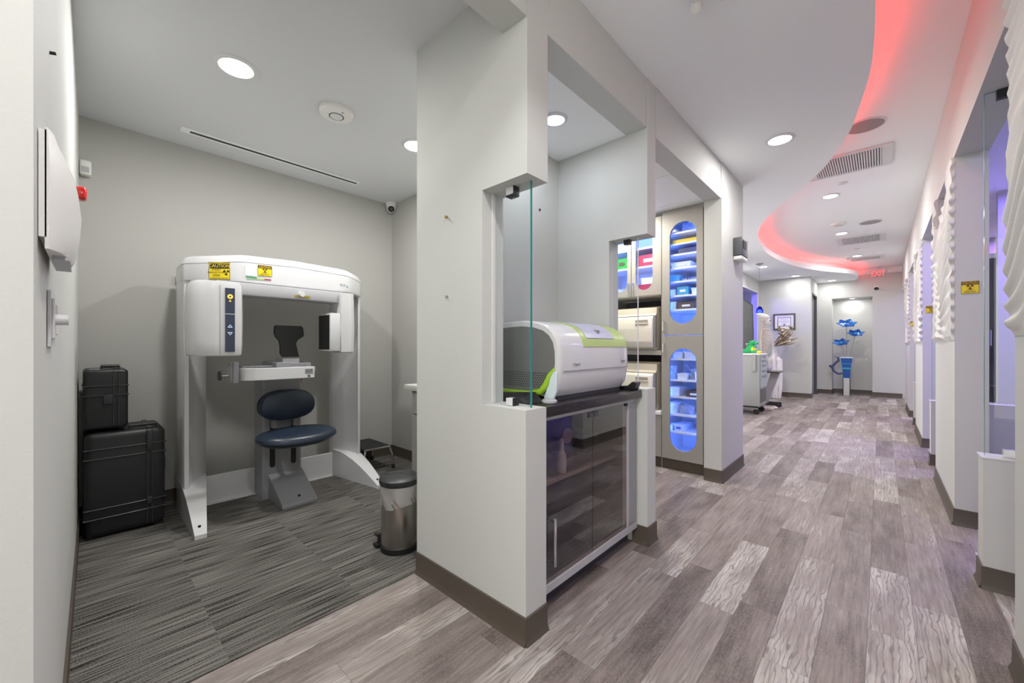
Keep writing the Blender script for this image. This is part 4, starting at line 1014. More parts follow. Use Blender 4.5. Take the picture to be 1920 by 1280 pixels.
part('foot', B().box(-1.5, -1.08, 1.46, 2.06, .883, .91), 'dark_grey', cm)
single('puck', B().lathe([(.030, 0), (.034, .004), (.034, .012), (.028, .017)], (-1.06, 1.385, .883), 28), 'machine_grey', 'small grey round puck on the worktop corner', 'puck')
single('black_tray', B().loft([[(-1.45, 1.30, .883), (-1.13, 1.30, .883), (-1.09, 1.385, .883), (-1.45, 1.41, .883)], [(-1.45, 1.31, .90), (-1.17, 1.31, .90), (-1.14, 1.385, .926), (-1.45, 1.40, .90)]]), 'black', 'black folded plastic piece beside the bench machine', 'tray')
single('power_strip', B().prism([(-1.14, .883), (-1.02, .883), (-1.005, .925), (-1.03, .932), (-1.06, .905), (-1.14, .898)], 2.112, 2.172, 'y', .003, 1), 'black', 'black plastic rest at the far end of the worktop', 'rest')

# ================================================================= STORAGE ROOM CABINETS
YF = 3.66
tw = thing('tower_cabinet', 'tall grey cabinet with two blue lit oval windows', 'cabinet', (-1.30, 3.9, 0))
tx0, tx1 = -1.493, -1.128
b = B()
b.box(tx0, tx0+.016, YF+.02, 4.17, .10, 2.345).box(tx1-.016, tx1, YF+.02, 4.17, .10, 2.345).box(tx0, tx1, 4.155, 4.17, .10, 2.345).box(tx0+.016, tx1-.016, YF+.02, 4.155, .10, .118).box(tx0+.016, tx1-.016, YF+.02, 4.155, 2.327, 2.345)
part('carcass', b, 'shelf_white', tw)
part('filler', B().box(tx1+.001, -1.101, YF+.012, 4.17, 0, 2.37), 'door_grey', tw, 'grey filler strip')
part('top_filler', B().box(tx0, tx1, YF+.02, YF+.04, 2.346, 2.384), 'laminate', tw)
part('toe_kick', B().box(tx0, tx1, YF+.03, YF+.045, .001, .10), 'baseboard', tw)
oc, hw = -1.302, .117
UPZ = (1.334, 2.253); LOZ = (.187, 1.111)
for (za, zb_, oz) in ((1.233, 2.343, UPZ), (.103, 1.228, LOZ)):
    b = B(); ins = stadium_plate(b, YF, .019, tx0+.002, tx1-.002, za, zb_, oc, hw, *oz)
    d = part('door', b, 'laminate', tw, smooth=False)
    part('window_pane', B().loft([[(oc+(x-oc)*1.03, YF+.0195, z) for x, z in ins], [(oc+(x-oc)*1.03, YF+.0235, z) for x, z in ins]]), 'glass', d)
    zz = 1.275 if za > 1 else 1.16
    part('handle', B().tube([(tx0+.022, YF, zz), (tx0+.022, YF-.028, zz), (tx0+.022, YF-.028, zz+.085 if za > 1 else zz-.085), (tx0+.022, YF, zz+.085 if za > 1 else zz-.085)], .005, 8), 'chrome', d)
SHU = [2.164, 2.063, 1.966, 1.841, 1.718, 1.590, 1.462]; SHL = [1.012, .82, .667, .504, .346]
shm = None
for z in SHU+SHL:
    part('shelf', B().box(tx0+.017, tx1-.017, YF+.032, 4.15, z-.008, z+.008), 'shelf_white', tw)
part('led_strip', B().box(tx0+.017, tx0+.024, YF+.024, YF+.030, 1.25, 2.32).box(tx1-.024, tx1-.017, YF+.024, YF+.030, 1.25, 2.32).box(tx0+.017, tx0+.024, YF+.024, YF+.030, .13, 1.21).box(tx1-.024, tx1-.017, YF+.024, YF+.030, .13, 1.21), 'blue_led', tw, 'blue glowing strips inside the door edges')
# blue light of each bay comes from the strips; items
def binbox(name, label, cat, x0, x1, z0, h, mat, y0=YF+.05, d=.2, tagm=None, taper=.9, lid=None):
    t = thing(name, label, cat, ((x0+x1)/2, y0+d/2, z0))
    cx, cy = (x0+x1)/2, y0+d/2; hx, hy = (x1-x0)/2, d/2
    part('body', B().loft([[(cx+sx*hx*taper, cy+sy*hy*taper, z0+.0005) for sx, sy in ((-1, -1), (1, -1), (1, 1), (-1, 1))], [(cx+sx*hx, cy+sy*hy, z0+h) for sx, sy in ((-1, -1), (1, -1), (1, 1), (-1, 1))]]), mat, t)
    part('rim', B().box(x0-.002, x1+.002, y0-.002, y0+d+.002, z0+h-.006, z0+h+.001), mat, t)
    if tagm: part('label_card', B().box(cx-hx*.5, cx+hx*.5, y0-.003, y0+.001+hy*(1-taper)*.6, z0+h*.35, z0+h*.65), tagm, t)
    return t
def pouch(label, x, z, w, h, y=YF+.10, rz=.2, lean=.5, mat='pouch'):
    b = B(); n = 6; V = [[b.bm.verts.new(((i/n-.5)*w, .012*math.sin(i*1.7+j*2.1), (j/n)*h)) for j in range(n+1)] for i in range(n+1)]
    for i in range(n):
        for j in range(n): b.bm.faces.new((V[i][j], V[i+1][j], V[i+1][j+1], V[i][j+1]))
    bmesh.ops.solidify(b.bm, geom=b.bm.faces[:], thickness=.006)
    b.xform(Matrix.Translation((x, y, z+.008)) @ Matrix.Rotation(rz, 4, 'Z') @ Matrix.Rotation(-lean, 4, 'X'))
    zmin = min(v.co.z for v in b.bm.verts); b.xform(Matrix.Translation((0, 0, z+.0002-zmin)))
    return single('sterile_pouch', b, mat, label, 'pouch')
sz = .008
pouch('crumpled clear pouch on the topmost shelf of the upper oval window', -1.26, SHU[0]+sz, .16, .10, lean=.35)
binbox('folder', 'yellow folder lying on the second shelf of the upper oval window', 'folder', -1.41, -1.15, SHU[1]+sz, .034, 'box_yellow', d=.26, taper=1)
binbox('instrument_cassette', 'dark violet patterned cassette on the third shelf of the upper window', 'cassette', -1.36, -1.16, SHU[2]+sz, .045, 'violet_curl', d=.2, taper=1)
binbox('white_tray', 'white tray with printed front on the fourth shelf of the upper window', 'tray', -1.43, -1.25, SHU[3]+sz, .05, 'plastic_white', tagm='ice')
binbox('wire_basket', 'small blue basket at the left of the fifth upper shelf', 'basket', -1.44, -1.35, SHU[4]+sz, .06, 'box_teal', d=.14)
pouch('pale pouch lying beside the small blue basket', -1.28, SHU[4]+sz, .12, .05, lean=1.1)
binbox('supply_box', 'teal box with a white label on the sixth upper shelf', 'box', -1.37, -1.27, SHU[5]+sz, .075, 'box_teal', tagm='cert_paper', d=.15, taper=1)
binbox('white_basket', 'white basket at the left of the sixth upper shelf', 'basket', -1.45, -1.385, SHU[5]+sz, .055, 'plastic_clear', d=.14)
binbox('clear_bin', 'clear bin at the right of the sixth upper shelf', 'bin', -1.245, -1.16, SHU[5]+sz, .055, 'plastic_clear', d=.14)
binbox('brown_box', 'dark brown box with a white label on the lowest upper shelf', 'box', -1.36, -1.22, SHU[6]+sz, .06, 'box_brown', tagm='cert_paper', taper=1)
binbox('white_basket', 'white basket at the left of the lowest upper shelf', 'basket', -1.46, -1.38, SHU[6]+sz, .07, 'plastic_clear', d=.14)
pouch('pale pouch standing behind the dark brown box', -1.25, SHU[6]+sz, .09, .10, y=YF+.30, lean=.2)
binbox('clear_bin', 'clear bin on the top shelf of the lower oval window', 'bin', -1.41, -1.32, SHL[0]+sz, .06, 'plastic_clear', d=.16); binbox('clear_bin', 'second clear bin on the top shelf of the lower window', 'bin', -1.31, -1.22, SHL[0]+sz, .062, 'plastic_white', d=.16)
binbox('white_basket', 'white basket filled with pouches on the second lower shelf', 'basket', -1.37, -1.285, SHL[1]+sz, .055, 'plastic_white', d=.12)
pouch('pouch standing behind the white basket on the second lower shelf', -1.335, SHL[1]+sz, .09, .13, y=YF+.28, lean=.05, rz=.05); pouch('folded pouch between the baskets of the second lower shelf', -1.25, SHL[1]+sz, .055, .10, lean=.4, rz=-.1)
binbox('white_basket', 'white basket at the right edge of the second lower shelf', 'basket', -1.215, -1.15, SHL[1]+sz, .075, 'plastic_white', d=.12)
pouch('pale pouch hanging at the left of the second lower shelf', -1.43, SHL[1]+sz, .07, .12, lean=.1)
binbox('white_bin', 'white bin on the third lower shelf beside the brown box', 'bin', -1.44, -1.35, SHL[2]+sz, .08, 'plastic_white', d=.2)
binbox('brown_box', 'dark brown box with a white label on the third lower shelf', 'box', -1.29, -1.15, SHL[2]+sz, .055, 'box_brown', tagm='cert_paper', taper=1)
binbox('white_bin', 'tall white bin on the fourth lower shelf', 'bin', -1.44, -1.38, SHL[3]+sz, .10, 'plastic_white', d=.2, tagm='ice'); pouch('pale pouch lying beside the tall white bin on the fourth lower shelf', -1.30, SHL[3]+sz, .12, .09, lean=.6)
binbox('long_bin', 'long white bin with a blue front on the bottom shelf', 'bin', -1.40, -1.32, SHL[4]+sz, .06, 'plastic_clear', d=.30, tagm='box_blue'); binbox('clear_bin', 'small clear bin at the left of the bottom shelf', 'bin', -1.455, -1.41, SHL[4]+sz, .05, 'plastic_clear', d=.14)

# wall cabinet
uc = thing('wall_cabinet', 'grey wall cabinet with two lit oval windows above the sterilizers', 'cabinet', (-1.8, 3.9, 1.615))
ux0, ux1 = -2.095, -1.495
b = B().box(ux0, ux0+.016, YF+.02, 4.05, 1.615, 2.345).box(ux1-.016, ux1, YF+.02, 4.05, 1.615, 2.345).box(ux0, ux1, 4.03, 4.05, 1.615, 2.345).box(ux0, ux1, YF+.02, 4.03, 1.615, 1.63).box(ux0, ux1, YF+.02, 4.03, 2.33, 2.345)
part('carcass', b, 'shelf_white', uc)
for (xa, xb) in ((ux0, -1.796), (-1.794, ux1)):
    c_ = (xa+xb)/2+(.025 if xa < -1.9 else -.02); b = B(); ins = stadium_plate(b, YF, .019, xa+.002, xb-.002, 1.617, 2.343, c_, .085, 1.672, 2.27)
    d = part('door', b, 'laminate', uc, smooth=False)
    part('window_pane', B().loft([[(c_+(x-c_)*1.03, YF+.0195, z) for x, z in ins], [(c_+(x-c_)*1.03, YF+.0235, z) for x, z in ins]]), 'glass', d)
    xh = xb-.02 if xa < -1.9 else xa+.02
    part('handle', B().tube([(xh, YF, 1.66), (xh, YF-.028, 1.66), (xh, YF-.028, 1.745), (xh, YF, 1.745)], .005, 8), 'chrome', d)
for z in (1.898, 2.079): part('shelf', B().box(ux0+.017, ux1-.017, YF+.032, 4.03, z-.008, z+.008), 'shelf_white', uc)
part('led_strip', B().box(ux0+.02, ux0+.027, YF+.024, YF+.030, 1.64, 2.32).box(ux1-.027, ux1-.02, YF+.024, YF+.030, 1.64, 2.32).box(ux0+.03, ux1-.03, YF+.024, YF+.032, 2.315, 2.325), 'blue_led', uc)
binbox('red_box', 'crimson box with white contents on the middle shelf of the wall cabinet', 'box', -1.74, -1.54, 1.906, .11, 'box_pink', d=.2, tagm='cert_paper', taper=1)
binbox('red_box', 'crimson box at the bottom of the wall cabinet', 'box', -1.74, -1.56, 1.631, .10, 'box_pink', d=.2, taper=1)
binbox('clear_bin', 'clear blue bin lying on the crimson box in the wall cabinet', 'bin', -1.72, -1.57, 1.7325, .06, 'plastic_clear', d=.18)
binbox('green_box', 'green box on the middle shelf of the wall cabinet', 'box', -1.98, -1.86, 1.906, .11, 'box_green', d=.15, taper=1, tagm='box_brown')
pouch('crumpled pouch at the bottom left of the wall cabinet', -1.92, 1.631, .14, .10, lean=.5)
binbox('white_bin', 'white bin on the top shelf of the wall cabinet', 'bin', -2.0, -1.86, 2.087, .07, 'plastic_white', d=.15)

# sterilizers
def autoclave(label, x0, x1, z0, h):
    t = thing('autoclave', label, 'sterilizer', ((x0+x1)/2, YF+.25, z0), 'beige countertop sterilizers')
    y0 = YF-.01
    part('body', B().box(x0, x1, y0+.03, YF+.42, z0+.0005, z0+h-.005, .012, 2), 'beige', t)
    pn = part('control_panel', B().loft([[(x0+.01, y0+.005, z0+h*.80), (x1-.004, y0+.005, z0+h*.80), (x1-.004, y0+.12, z0+h+.01), (x0+.01, y0+.12, z0+h+.01)], [(x0+.01, y0+.05, z0+h*.80), (x1-.004, y0+.05, z0+h*.80), (x1-.004, y0+.14, z0+h-.02), (x0+.01, y0+.14, z0+h-.02)]]), 'beige', t)
    sl = Vector((0, .115, h*.20+.01)).normalized()
    c = Vector(((x0+x1)/2+.12, y0+.055, z0+h*.90)); part('keypad', card(c, .20, h*.13, (1, 0, 0), sl, .003), 'laminate', pn)
    part('screen', card(c+Vector((-.02, -.002, .002)), .07, h*.07, (1, 0, 0), sl, .004), 'dark_grey', pn)
    for i in range(3): part('button', card(c+Vector((.05+.015*i, -.002, .002)), .010, h*.05, (1, 0, 0), sl, .004), 'charcoal', pn)
    b = B().prism([(y0+.03, z0+.02), (y0-.015, z0+.025), (y0-.03, z0+h*.2), (y0-.034, z0+h*.5), (y0-.025, z0+h*.74), (y0+.01, z0+h*.79), (y0+.03, z0+h*.79)], x0+.012, x1-.022, 'x', .006, 2)
    dr = part('door', b, 'beige_light', t)
    part('grip', B().box(x1-.19, x1-.06, y0-.040, y0-.02, z0+h*.60, z0+h*.63, .002, 1), 'beige', dr); part('grip_recess', B().box(x1-.185, x1-.065, y0-.0365, y0-.02, z0+h*.63, z0+h*.70), 'laminate', dr)
    part('vent_strip', B().box(x1-.016, x1-.003, y0+.0, y0+.03, z0+.02, z0+h*.78), 'steel_grey', t)
    return t
bc = thing('base_cabinet', 'grey open cabinet holding the two sterilizers', 'cabinet', (-1.8, 3.9, 0))
part('shelf', B().box(ux0, ux1, YF, 4.15, 1.05, 1.094), 'laminate', bc)
part('worktop', B().box(ux0, ux1-.002, YF-.015, 4.15, .49, .53, .008, 2), 'shelf_white', bc)
part('door', B().box(-1.794, ux1-.002, YF, YF+.018, .103, .488).box(ux0, -1.797, YF, YF+.018, .103, .488), 'laminate', bc)
part('side', B().box(ux0, ux0+.016, YF+.02, 4.15, .0, 1.612).box(ux1-.008, ux1-.001, YF+.02, 4.15, .0, 1.612), 'laminate', bc)
part('back', B().box(ux0+.016, ux1-.008, 4.13, 4.15, .53, 1.612), 'cab_dark', bc)
part('toe_kick', B().box(ux0, ux1, YF+.03, YF+.045, .001, .10), 'baseboard', bc)
autoclave('upper beige sterilizer on the shelf under the wall cabinet', -2.06, -1.545, 1.095, .41)
autoclave('lower beige sterilizer on the white worktop', -2.06, -1.545, .531, .44)

# ================================================================= CORRIDOR WALL ITEMS
t = thing('emergency_light', 'charcoal louvred emergency light box on the white wall end', 'emergency light', (-.93, 4.04, 1.90))
part('housing', B().box(-.9625, -.892, 3.93, 4.15, 1.935, 2.095, .006, 2), 'charcoal', t)
for i in range(7): part('louvre', B().box(-.8925, -.887, 3.965, 4.09, 2.0+.0105*i, 2.0055+.0105*i), 'black', t)
part('lens', B().box(-.9625, -.895, 3.935, 4.145, 1.898, 1.935, .01, 2), 'plastic_white', t, 'pale lens along the bottom')
def wallsign(x0, x1, y, z0, z1, label):
    t = thing('caution_sign', label, 'sign', ((x0+x1)/2, y, z0), 'yellow caution signs on the right piers')
    caution(t, ((x0+x1)/2, y-.001, (z0+z1)/2), x1-x0, z1-z0, (1, 0, 0), 2, 'ink_brown')
wallsign(.372, .447, 3.762, 1.46, 1.537, 'yellow x-ray caution sign on the near right pier'); wallsign(.372, .447, 3.762+PER, 1.50, 1.58, 'yellow x-ray caution sign on the second pier down the corridor')
wallsign(.352, .42, 3.762+2*PER, 1.455, 1.53, 'small yellow x-ray caution sign on the farthest pier')

# operatory contents seen through the glass
t = thing('tall_cabinet', 'dark tall cabinet with an open bay in the treatment room', 'cabinet', (1.0, 6.7, 0))
part('lower', B().box(.70, 1.4, 6.45, 6.85, .08, .50), 'cab_dark', t); part('shelf', B().box(.70, 1.4, 6.44, 6.85, .50, .54), 'shelf_white', t)
part('upper', B().box(.70, 1.4, 6.45, 6.85, 1.12, 2.05), 'cab_dark', t); part('top', B().box(.69, 1.41, 6.44, 6.86, 2.05, 2.10), 'shelf_white', t)
part('back', B().box(.70, 1.4, 6.83, 6.85, .54, 1.12), 'panel_blue', t); part('plinth', B().box(.70, 1.4, 6.48, 6.85, 0, .08), 'black', t)
part('handle', B().box(.84, .85, 6.435, 6.45, 1.14, 1.30), 'chrome', t)
t = thing('water_bottle', 'clear bottle with a black cap on the treatment room shelf', 'bottle', (.84, 6.6, .72))
part('body', B().lathe([(.045, 0), (.05, .01), (.05, .2), (.03, .25), (.015, .28)], (.84, 6.6, .721), 20), 'clear_plastic', t); part('cap', B().lathe([(.017, .28), (.017, .31), (.012, .315)], (.84, 6.6, .721), 14), 'black', t)
t = thing('power_unit', 'black box with a cable on the treatment room shelf', 'device', (.84, 6.6, .54))
part('body', B().box(.76, .92, 6.52, 6.70, .541, .70, .02, 3), 'black', t); part('cable', B().tube([(.85, 6.52, .66), (.845, 6.49, .70), (.85, 6.53, .72)], .006), 'black', t); part('lid', B().box(.78, .90, 6.54, 6.68, .70, .72, .004, 1), 'charcoal', t)

# ================================================================= LOUNGE
ct = thing('tool_cart', 'grey rolling drawer cart behind the white wall end', 'cart', (-1.72, 7.8, .1))
cx0, cx1, cy0, cy1 = -2.0, -1.455, 7.55, 8.08
part('body', B().box(cx0, cx1, cy0, cy1, .14, .985, .006, 2), 'cart_grey', ct)
part('top', B().box(cx0-.01, cx1+.012, cy0-.012, cy1+.012, .985, 1.01, .008, 2), 'shelf_white', ct)
zt_ = .97
for h in (.075, .075, .09, .09, .20):
    d = part('drawer', B().box(cx1, cx1+.012, cy0+.02, cy1-.02, zt_-h+.006, zt_-.002, .002, 1), 'drawer_grey', ct)
    part('pull', B().box(cx1+.012, cx1+.022, cy0+.12, cy1-.12, zt_-.018, zt_-.008), 'charcoal', d); zt_ -= h
part('open_bay', B().box(cx1, cx1+.006, cy0+.05, cy1-.05, .20, .42), 'charcoal', ct)
part('side_pocket', B().box(cx1-.10, cx1-.05, cy0-.03, cy0, .72, 1.0, .004, 1), 'cart_grey', ct)
for x in (cx0+.06, cx1-.06):
    for y in (cy0+.07, cy1-.07):
        w = part('caster', B().lathe([(.02, -.016), (.045, -.014), (.048, 0), (.045, .014), (.02, .016)], (0, 0, 0), 20).xform(Matrix.Translation((x, y, .0485)) @ Matrix.Rotation(PI/2, 4, 'X')), 'black_rubber', ct)
        part('fork', B().box(x-.02, x+.02, y-.024, y+.024, .085, .14), 'box_teal' if y > 7.9 else 'machine_grey', w)
part('chassis', B().box(cx0+.02, cx1-.02, cy0+.02, cy1-.02, .115, .14), 'black', ct)
# toy dinosaur
dn = thing('toy_dinosaur', 'green toy dinosaur with a yellow belly sitting on the cart', 'toy', (-1.62, 7.68, 1.01))
dx, dy, dz = -1.60, 7.70, 1.0195
part('body', B().ball((dx, dy, dz+.075), .065, .06, .075).tube([(dx-.03, dy+.02, dz+.05), (dx-.11, dy+.04, dz+.03), (dx-.18, dy+.03, dz+.025), (dx-.24, dy, dz+.04)], [.055, .04, .027, .008], 10), 'dino_green', dn)
part('belly', B().ball((dx+.028, dy-.02, dz+.065), .045, .05, .055), 'dino_yellow', dn)
part('head', B().ball((dx+.02, dy-.005, dz+.175), .048, .042, .04).ball((dx+.065, dy-.012, dz+.165), .04, .032, .025), 'dino_green', dn)
part('crest', B().ball((dx-.03, dy, dz+.185), .016).ball((dx-.05, dy, dz+.15), .018).ball((dx-.06, dy, dz+.115), .018), 'dino_green', dn)
for s in (-1, 1):
    part('leg', B().ball((dx+.04, dy+s*.055, dz+.022), .045, .024, .022), 'dino_green', dn); part('arm', B().tube([(dx+.03, dy+s*.05, dz+.11), (dx+.07, dy+s*.055, dz+.095)], [.015, .009], 8), 'dino_green', dn)
    part('eye', B().ball((dx+.045, dy+s*.03, dz+.195), .009), 'black', dn)
single('toy_lump', B().ball((-1.475, 7.62, 1.0345), .04, .03, .024).ball((-1.49, 7.66, 1.03), .03, .03, .02), 'dino_yellow', 'small yellow green toy lump at the cart corner beside the dinosaur', 'toy')
# overbed table
ot = thing('side_table', 'dark topped rolling table with a slanted grey support', 'table', (-1.5, 8.75, 0))
part('tabletop', B().box(-1.75, -1.345, 8.55, 8.95, .645, .675, .004, 1), 'table_top', ot)
part('support', B().prism([(-1.66, .05), (-1.56, .05), (-1.36, .645), (-1.50, .645)], 8.70, 8.80, 'y', .003, 1), 'machine_grey', ot)
part('base', B().box(-1.72, -1.36, 8.60, 8.63, .05, .085, .003, 1).box(-1.72, -1.36, 8.87, 8.90, .05, .085, .003, 1).box(-1.68, -1.60, 8.63, 8.87, .05, .085), 'black', ot)
for x in (-1.70, -1.38):
    for y in (8.615, 8.885): part('caster', B().cyl((x, y-.012, .0255), (x, y+.012, .0255), .025, n=16), 'black_rubber', ot)
single('bowl', B().lathe([(.03, 0), (.05, .005), (.085, .06), (.095, .12), (.09, .12), (.05, .02), (.02, .012)], (-1.55, 8.66, .6755), 28), 'plastic_clear', 'pale blue white bowl on the dark side table', 'bowl')
single('shoe_cover', B().ball((-1.40, 8.50, .025), .05, .04, .024), 'plastic_white', 'small white crumpled cloth on the floor under the table', 'cloth')
# vase
vx, vy = -1.715, 10.30
single('floor_vase', B().lathe([(.11, 0), (.135, .01), (.155, .25), (.165, .55), (.165, .80), (.155, .85), (.10, .90), (.065, .97), (.055, 1.10), (.065, 1.2), (.05, 1.2), (.04, 1.1)], (vx, vy, .0005), 32), 'vase', 'tall white streaked floor vase holding dried branches', 'vase')
br = thing('dried_branches', 'bundle of dried brown branches in the white vase', 'plant', (vx, vy, 1.15))
random.seed(3)
for i in range(44):
    a = random.uniform(-.6, .9); e = random.uniform(.1, 1.1); L_ = random.uniform(.25, .55)
    d = Vector((math.cos(a)*math.cos(e), math.sin(a)*math.cos(e)*.6-.2, math.sin(e)*.8))
    p0 = Vector((vx+random.uniform(-.02, .02), vy+random.uniform(-.02, .02), 1.14)); pts = [p0]
    for k in range(4): pts.append(pts[-1]+d*L_/4+Vector((random.uniform(-.03, .03), random.uniform(-.03, .03), random.uniform(-.02, .03))))
    part('branch', B().tube(pts, [.007, .013, .012, .009, .004], 6), 'branch' if i % 3 else 'pale_twig', br)
for i in range(60):
    a = random.uniform(-.6, .8); r = random.uniform(.1, .36)
    c = Vector((vx+math.cos(a)*r*.9, vy+math.sin(a)*r*.6-.08, 1.22+random.uniform(0, .34)))
    part('seed_head', B().ball(c, random.uniform(.015, .04), .025, random.uniform(.012, .026), 8, 6), 'branch' if i % 2 else 'pale_twig', br)
# skeleton
sk = thing('skeleton_model', 'white anatomical skeleton model standing behind the cart', 'skeleton', (-1.53, 8.31, .0))
sx, sy = -1.53, 8.31
S_ = lambda x, y, z: (sx+x, sy+y, z)
skl = part('skull', B().ball(S_(.0, -.0, 1.635), .085, .07, .075).ball(S_(.055, 0, 1.575), .045, .05, .055), 'skull_cap', sk)
part('jaw', B().tube([S_(.02, -.045, 1.56), S_(.075, -.03, 1.525), S_(.09, 0, 1.52), S_(.075, .03, 1.525), S_(.02, .045, 1.56)], .012, 8), 'bone', skl)
for s in (-1, 1): part('eye_socket', B().ball(S_(.092, s*.022, 1.59), .012, .013, .012, 10, 8), 'dark_grey', skl)
part('calvarium_cut', B().lathe([(.086, 0), (.087, .003), (.086, .006)], S_(0, 0, 1.632), 28, 1, .83, caps=False), 'ink_grey', skl)
spn = [(.0, 0, 1.55), (-.01, 0, 1.45), (-.035, 0, 1.33), (-.045, 0, 1.2), (-.02, 0, 1.08), (.0, 0, .98), (-.02, 0, .90)]
part('spine', B().tube([S_(*p) for p in spn], .014, 8), 'bone', sk)
for i in range(20):
    t_ = i/19*5.999; k = int(t_); f = t_-k; p = [spn[k][j]+(spn[k+1][j]-spn[k][j])*f for j in range(3)]
    part('vertebra', B().ball(S_(*p), .022, .024, .013, 10, 6).box(sx+p[0]-.045, sx+p[0]-.015, sy-.004, sy+.004, p[2]-.006, p[2]+.006), 'bone', sk)
for i in range(10):
    z = 1.42-.034*i; w = .075+.05*math.sin(min(1, i/6)*PI/2); dpt = .11+.03*math.sin(i/9*PI)
    for s in (-1, 1):
        pts = [S_(-.04+.0*i, s*.015, z+.02)]
        for k in range(1, 8):
            a = PI*k/8 if i < 7 else PI*k/8*.75
            pts.append(S_(-.035+dpt*(1-math.cos(a))/2*1.25, s*(w*math.sin(a)+.012), z+.02-.05*(k/8)))
        part('rib', B().tube(pts, .0065, 6), 'bone', sk)
part('sternum', B().loft([[S_(.105, -.02, 1.40), S_(.105, .02, 1.40), S_(.115, .02, 1.40), S_(.115, -.02, 1.40)], [S_(.125, -.012, 1.20), S_(.125, .012, 1.20), S_(.133, .012, 1.20), S_(.133, -.012, 1.20)]]), 'bone', sk)
for s in (-1, 1):
    part('clavicle', B().tube([S_(.10, s*.02, 1.42), S_(.06, s*.09, 1.44), S_(.0, s*.15, 1.44)], .008), 'bone', sk)
    part('scapula', B().loft([[S_(-.06, s*.05, 1.42), S_(-.05, s*.14, 1.43), S_(-.06, s*.08, 1.27)], [S_(-.052, s*.05, 1.42), S_(-.042, s*.14, 1.43), S_(-.052, s*.08, 1.27)]]), 'bone', sk)
    part('upper_arm', B().tube([S_(-.01, s*.16, 1.42), S_(-.02, s*.17, 1.30), S_(-.02, s*.175, 1.12)], [.018, .011, .016], 8), 'bone', sk)
    part('forearm', B().tube([S_(-.02, s*.165, 1.12), S_(.02, s*.165, .88)], .008, 6).tube([S_(-.02, s*.185, 1.12), S_(.02, s*.185, .88)], .007, 6), 'bone', sk)
    hnd = part('hand', B().box(sx+.005, sx+.035, sy+s*.175-.03, sy+s*.175+.03, .80, .88, .006, 1), 'bone', sk)
    for q in range(5): part('finger', B().tube([S_(.02, s*.175+(q-2)*.014, .81), S_(.025, s*.175+(q-2)*.018, .81-(.07 if q in (1, 2, 3) else .05))], .005, 6), 'bone', hnd)
    part('pelvis_wing', B().ball(S_(.0, s*.075, .90), .05, .06, .07, 12, 8), 'bone', sk)
    part('thigh_bone', B().tube([S_(0, s*.10, .84), S_(.0, s*.085, .65), S_(0, s*.07, .44)], [.022, .013, .024], 8), 'bone', sk)
    part('shin_bone', B().tube([S_(0, s*.07, .43), S_(-.01, s*.07, .06)], [.02, .012], 8), 'bone', sk)
    part('foot', B().box(sx-.05, sx+.15, sy+s*.07-.025, sy+s*.07+.025, .001, .05, .012, 2), 'bone', sk)
# pendant
pt = thing('pendant_lamp', 'cobalt blue glass pendant lamp on a thin cord', 'pendant lamp', (-1.638, 8.5, 1.73))
px_, py_ = -1.638, 8.5
part('shade', B().lathe([(.052, 0), (.062, .03), (.060, .07), (.045, .11), (.022, .135), (.012, .14)], (px_, py_, 1.735), 24, caps=False), 'cobalt', pt)
part('bulb', B().ball((px_, py_, 1.768), .040, .040, .045), 'pendant_glow', pt)
part('rim', B().lathe([(.054, 0), (.054, -.006), (.046, -.008)], (px_, py_, 1.735), 24), 'lens_blue', pt)
part('cord', B().cyl((px_, py_, 1.87), (px_, py_, ZS-.02), .0035, n=6), 'steel_grey', pt)
part('canopy', B().lathe([(.06, 0), (.06, -.012), (.02, -.022)], (px_, py_, ZS-.001), 24), 'steel_grey', pt)
# certificate
fr = thing('framed_certificate', 'framed certificate on the white wall behind the vase', 'picture frame', (-1.60, 10.755, 1.50))
b = B(); fx0, fx1, fz0, fz1 = -1.80, -1.385, 1.505, 1.868
b.box(fx0, fx1, 10.735, 10.759, fz0, fz0+.03).box(fx0, fx1, 10.735, 10.759, fz1-.03, fz1).box(fx0, fx0+.03, 10.735, 10.759, fz0+.03, fz1-.03).box(fx1-.03, fx1, 10.735, 10.759, fz0+.03, fz1-.03)
part('frame', b, 'table_top', fr)
part('mat', B().box(fx0+.03, fx1-.03, 10.748, 10.757, fz0+.03, fz1-.03), 'cert_paper', fr)
b = B(); q0, q1, r0, r1 = fx0+.08, fx1-.08, fz0+.08, fz1-.08
b.box(q0, q1, 10.745, 10.7485, r0, r0+.008).box(q0, q1, 10.745, 10.7485, r1-.008, r1).box(q0, q0+.008, 10.745, 10.7485, r0, r1).box(q1-.008, q1, 10.745, 10.7485, r0, r1)
part('inner_border', b, 'ink', fr)
part('text_lines', B().box(q0+.06, q1-.06, 10.746, 10.7485, 1.745, 1.751).box(q0+.03, q1-.03, 10.746, 10.7485, 1.70, 1.705).box(q0+.07, q1-.07, 10.746, 10.7485, 1.67, 1.674), 'ink_grey', fr)
part('seal', B().cyl((-1.59, 10.7485, 1.62), (-1.59, 10.7455, 1.62), .022, n=18), 'ink_grey', fr)
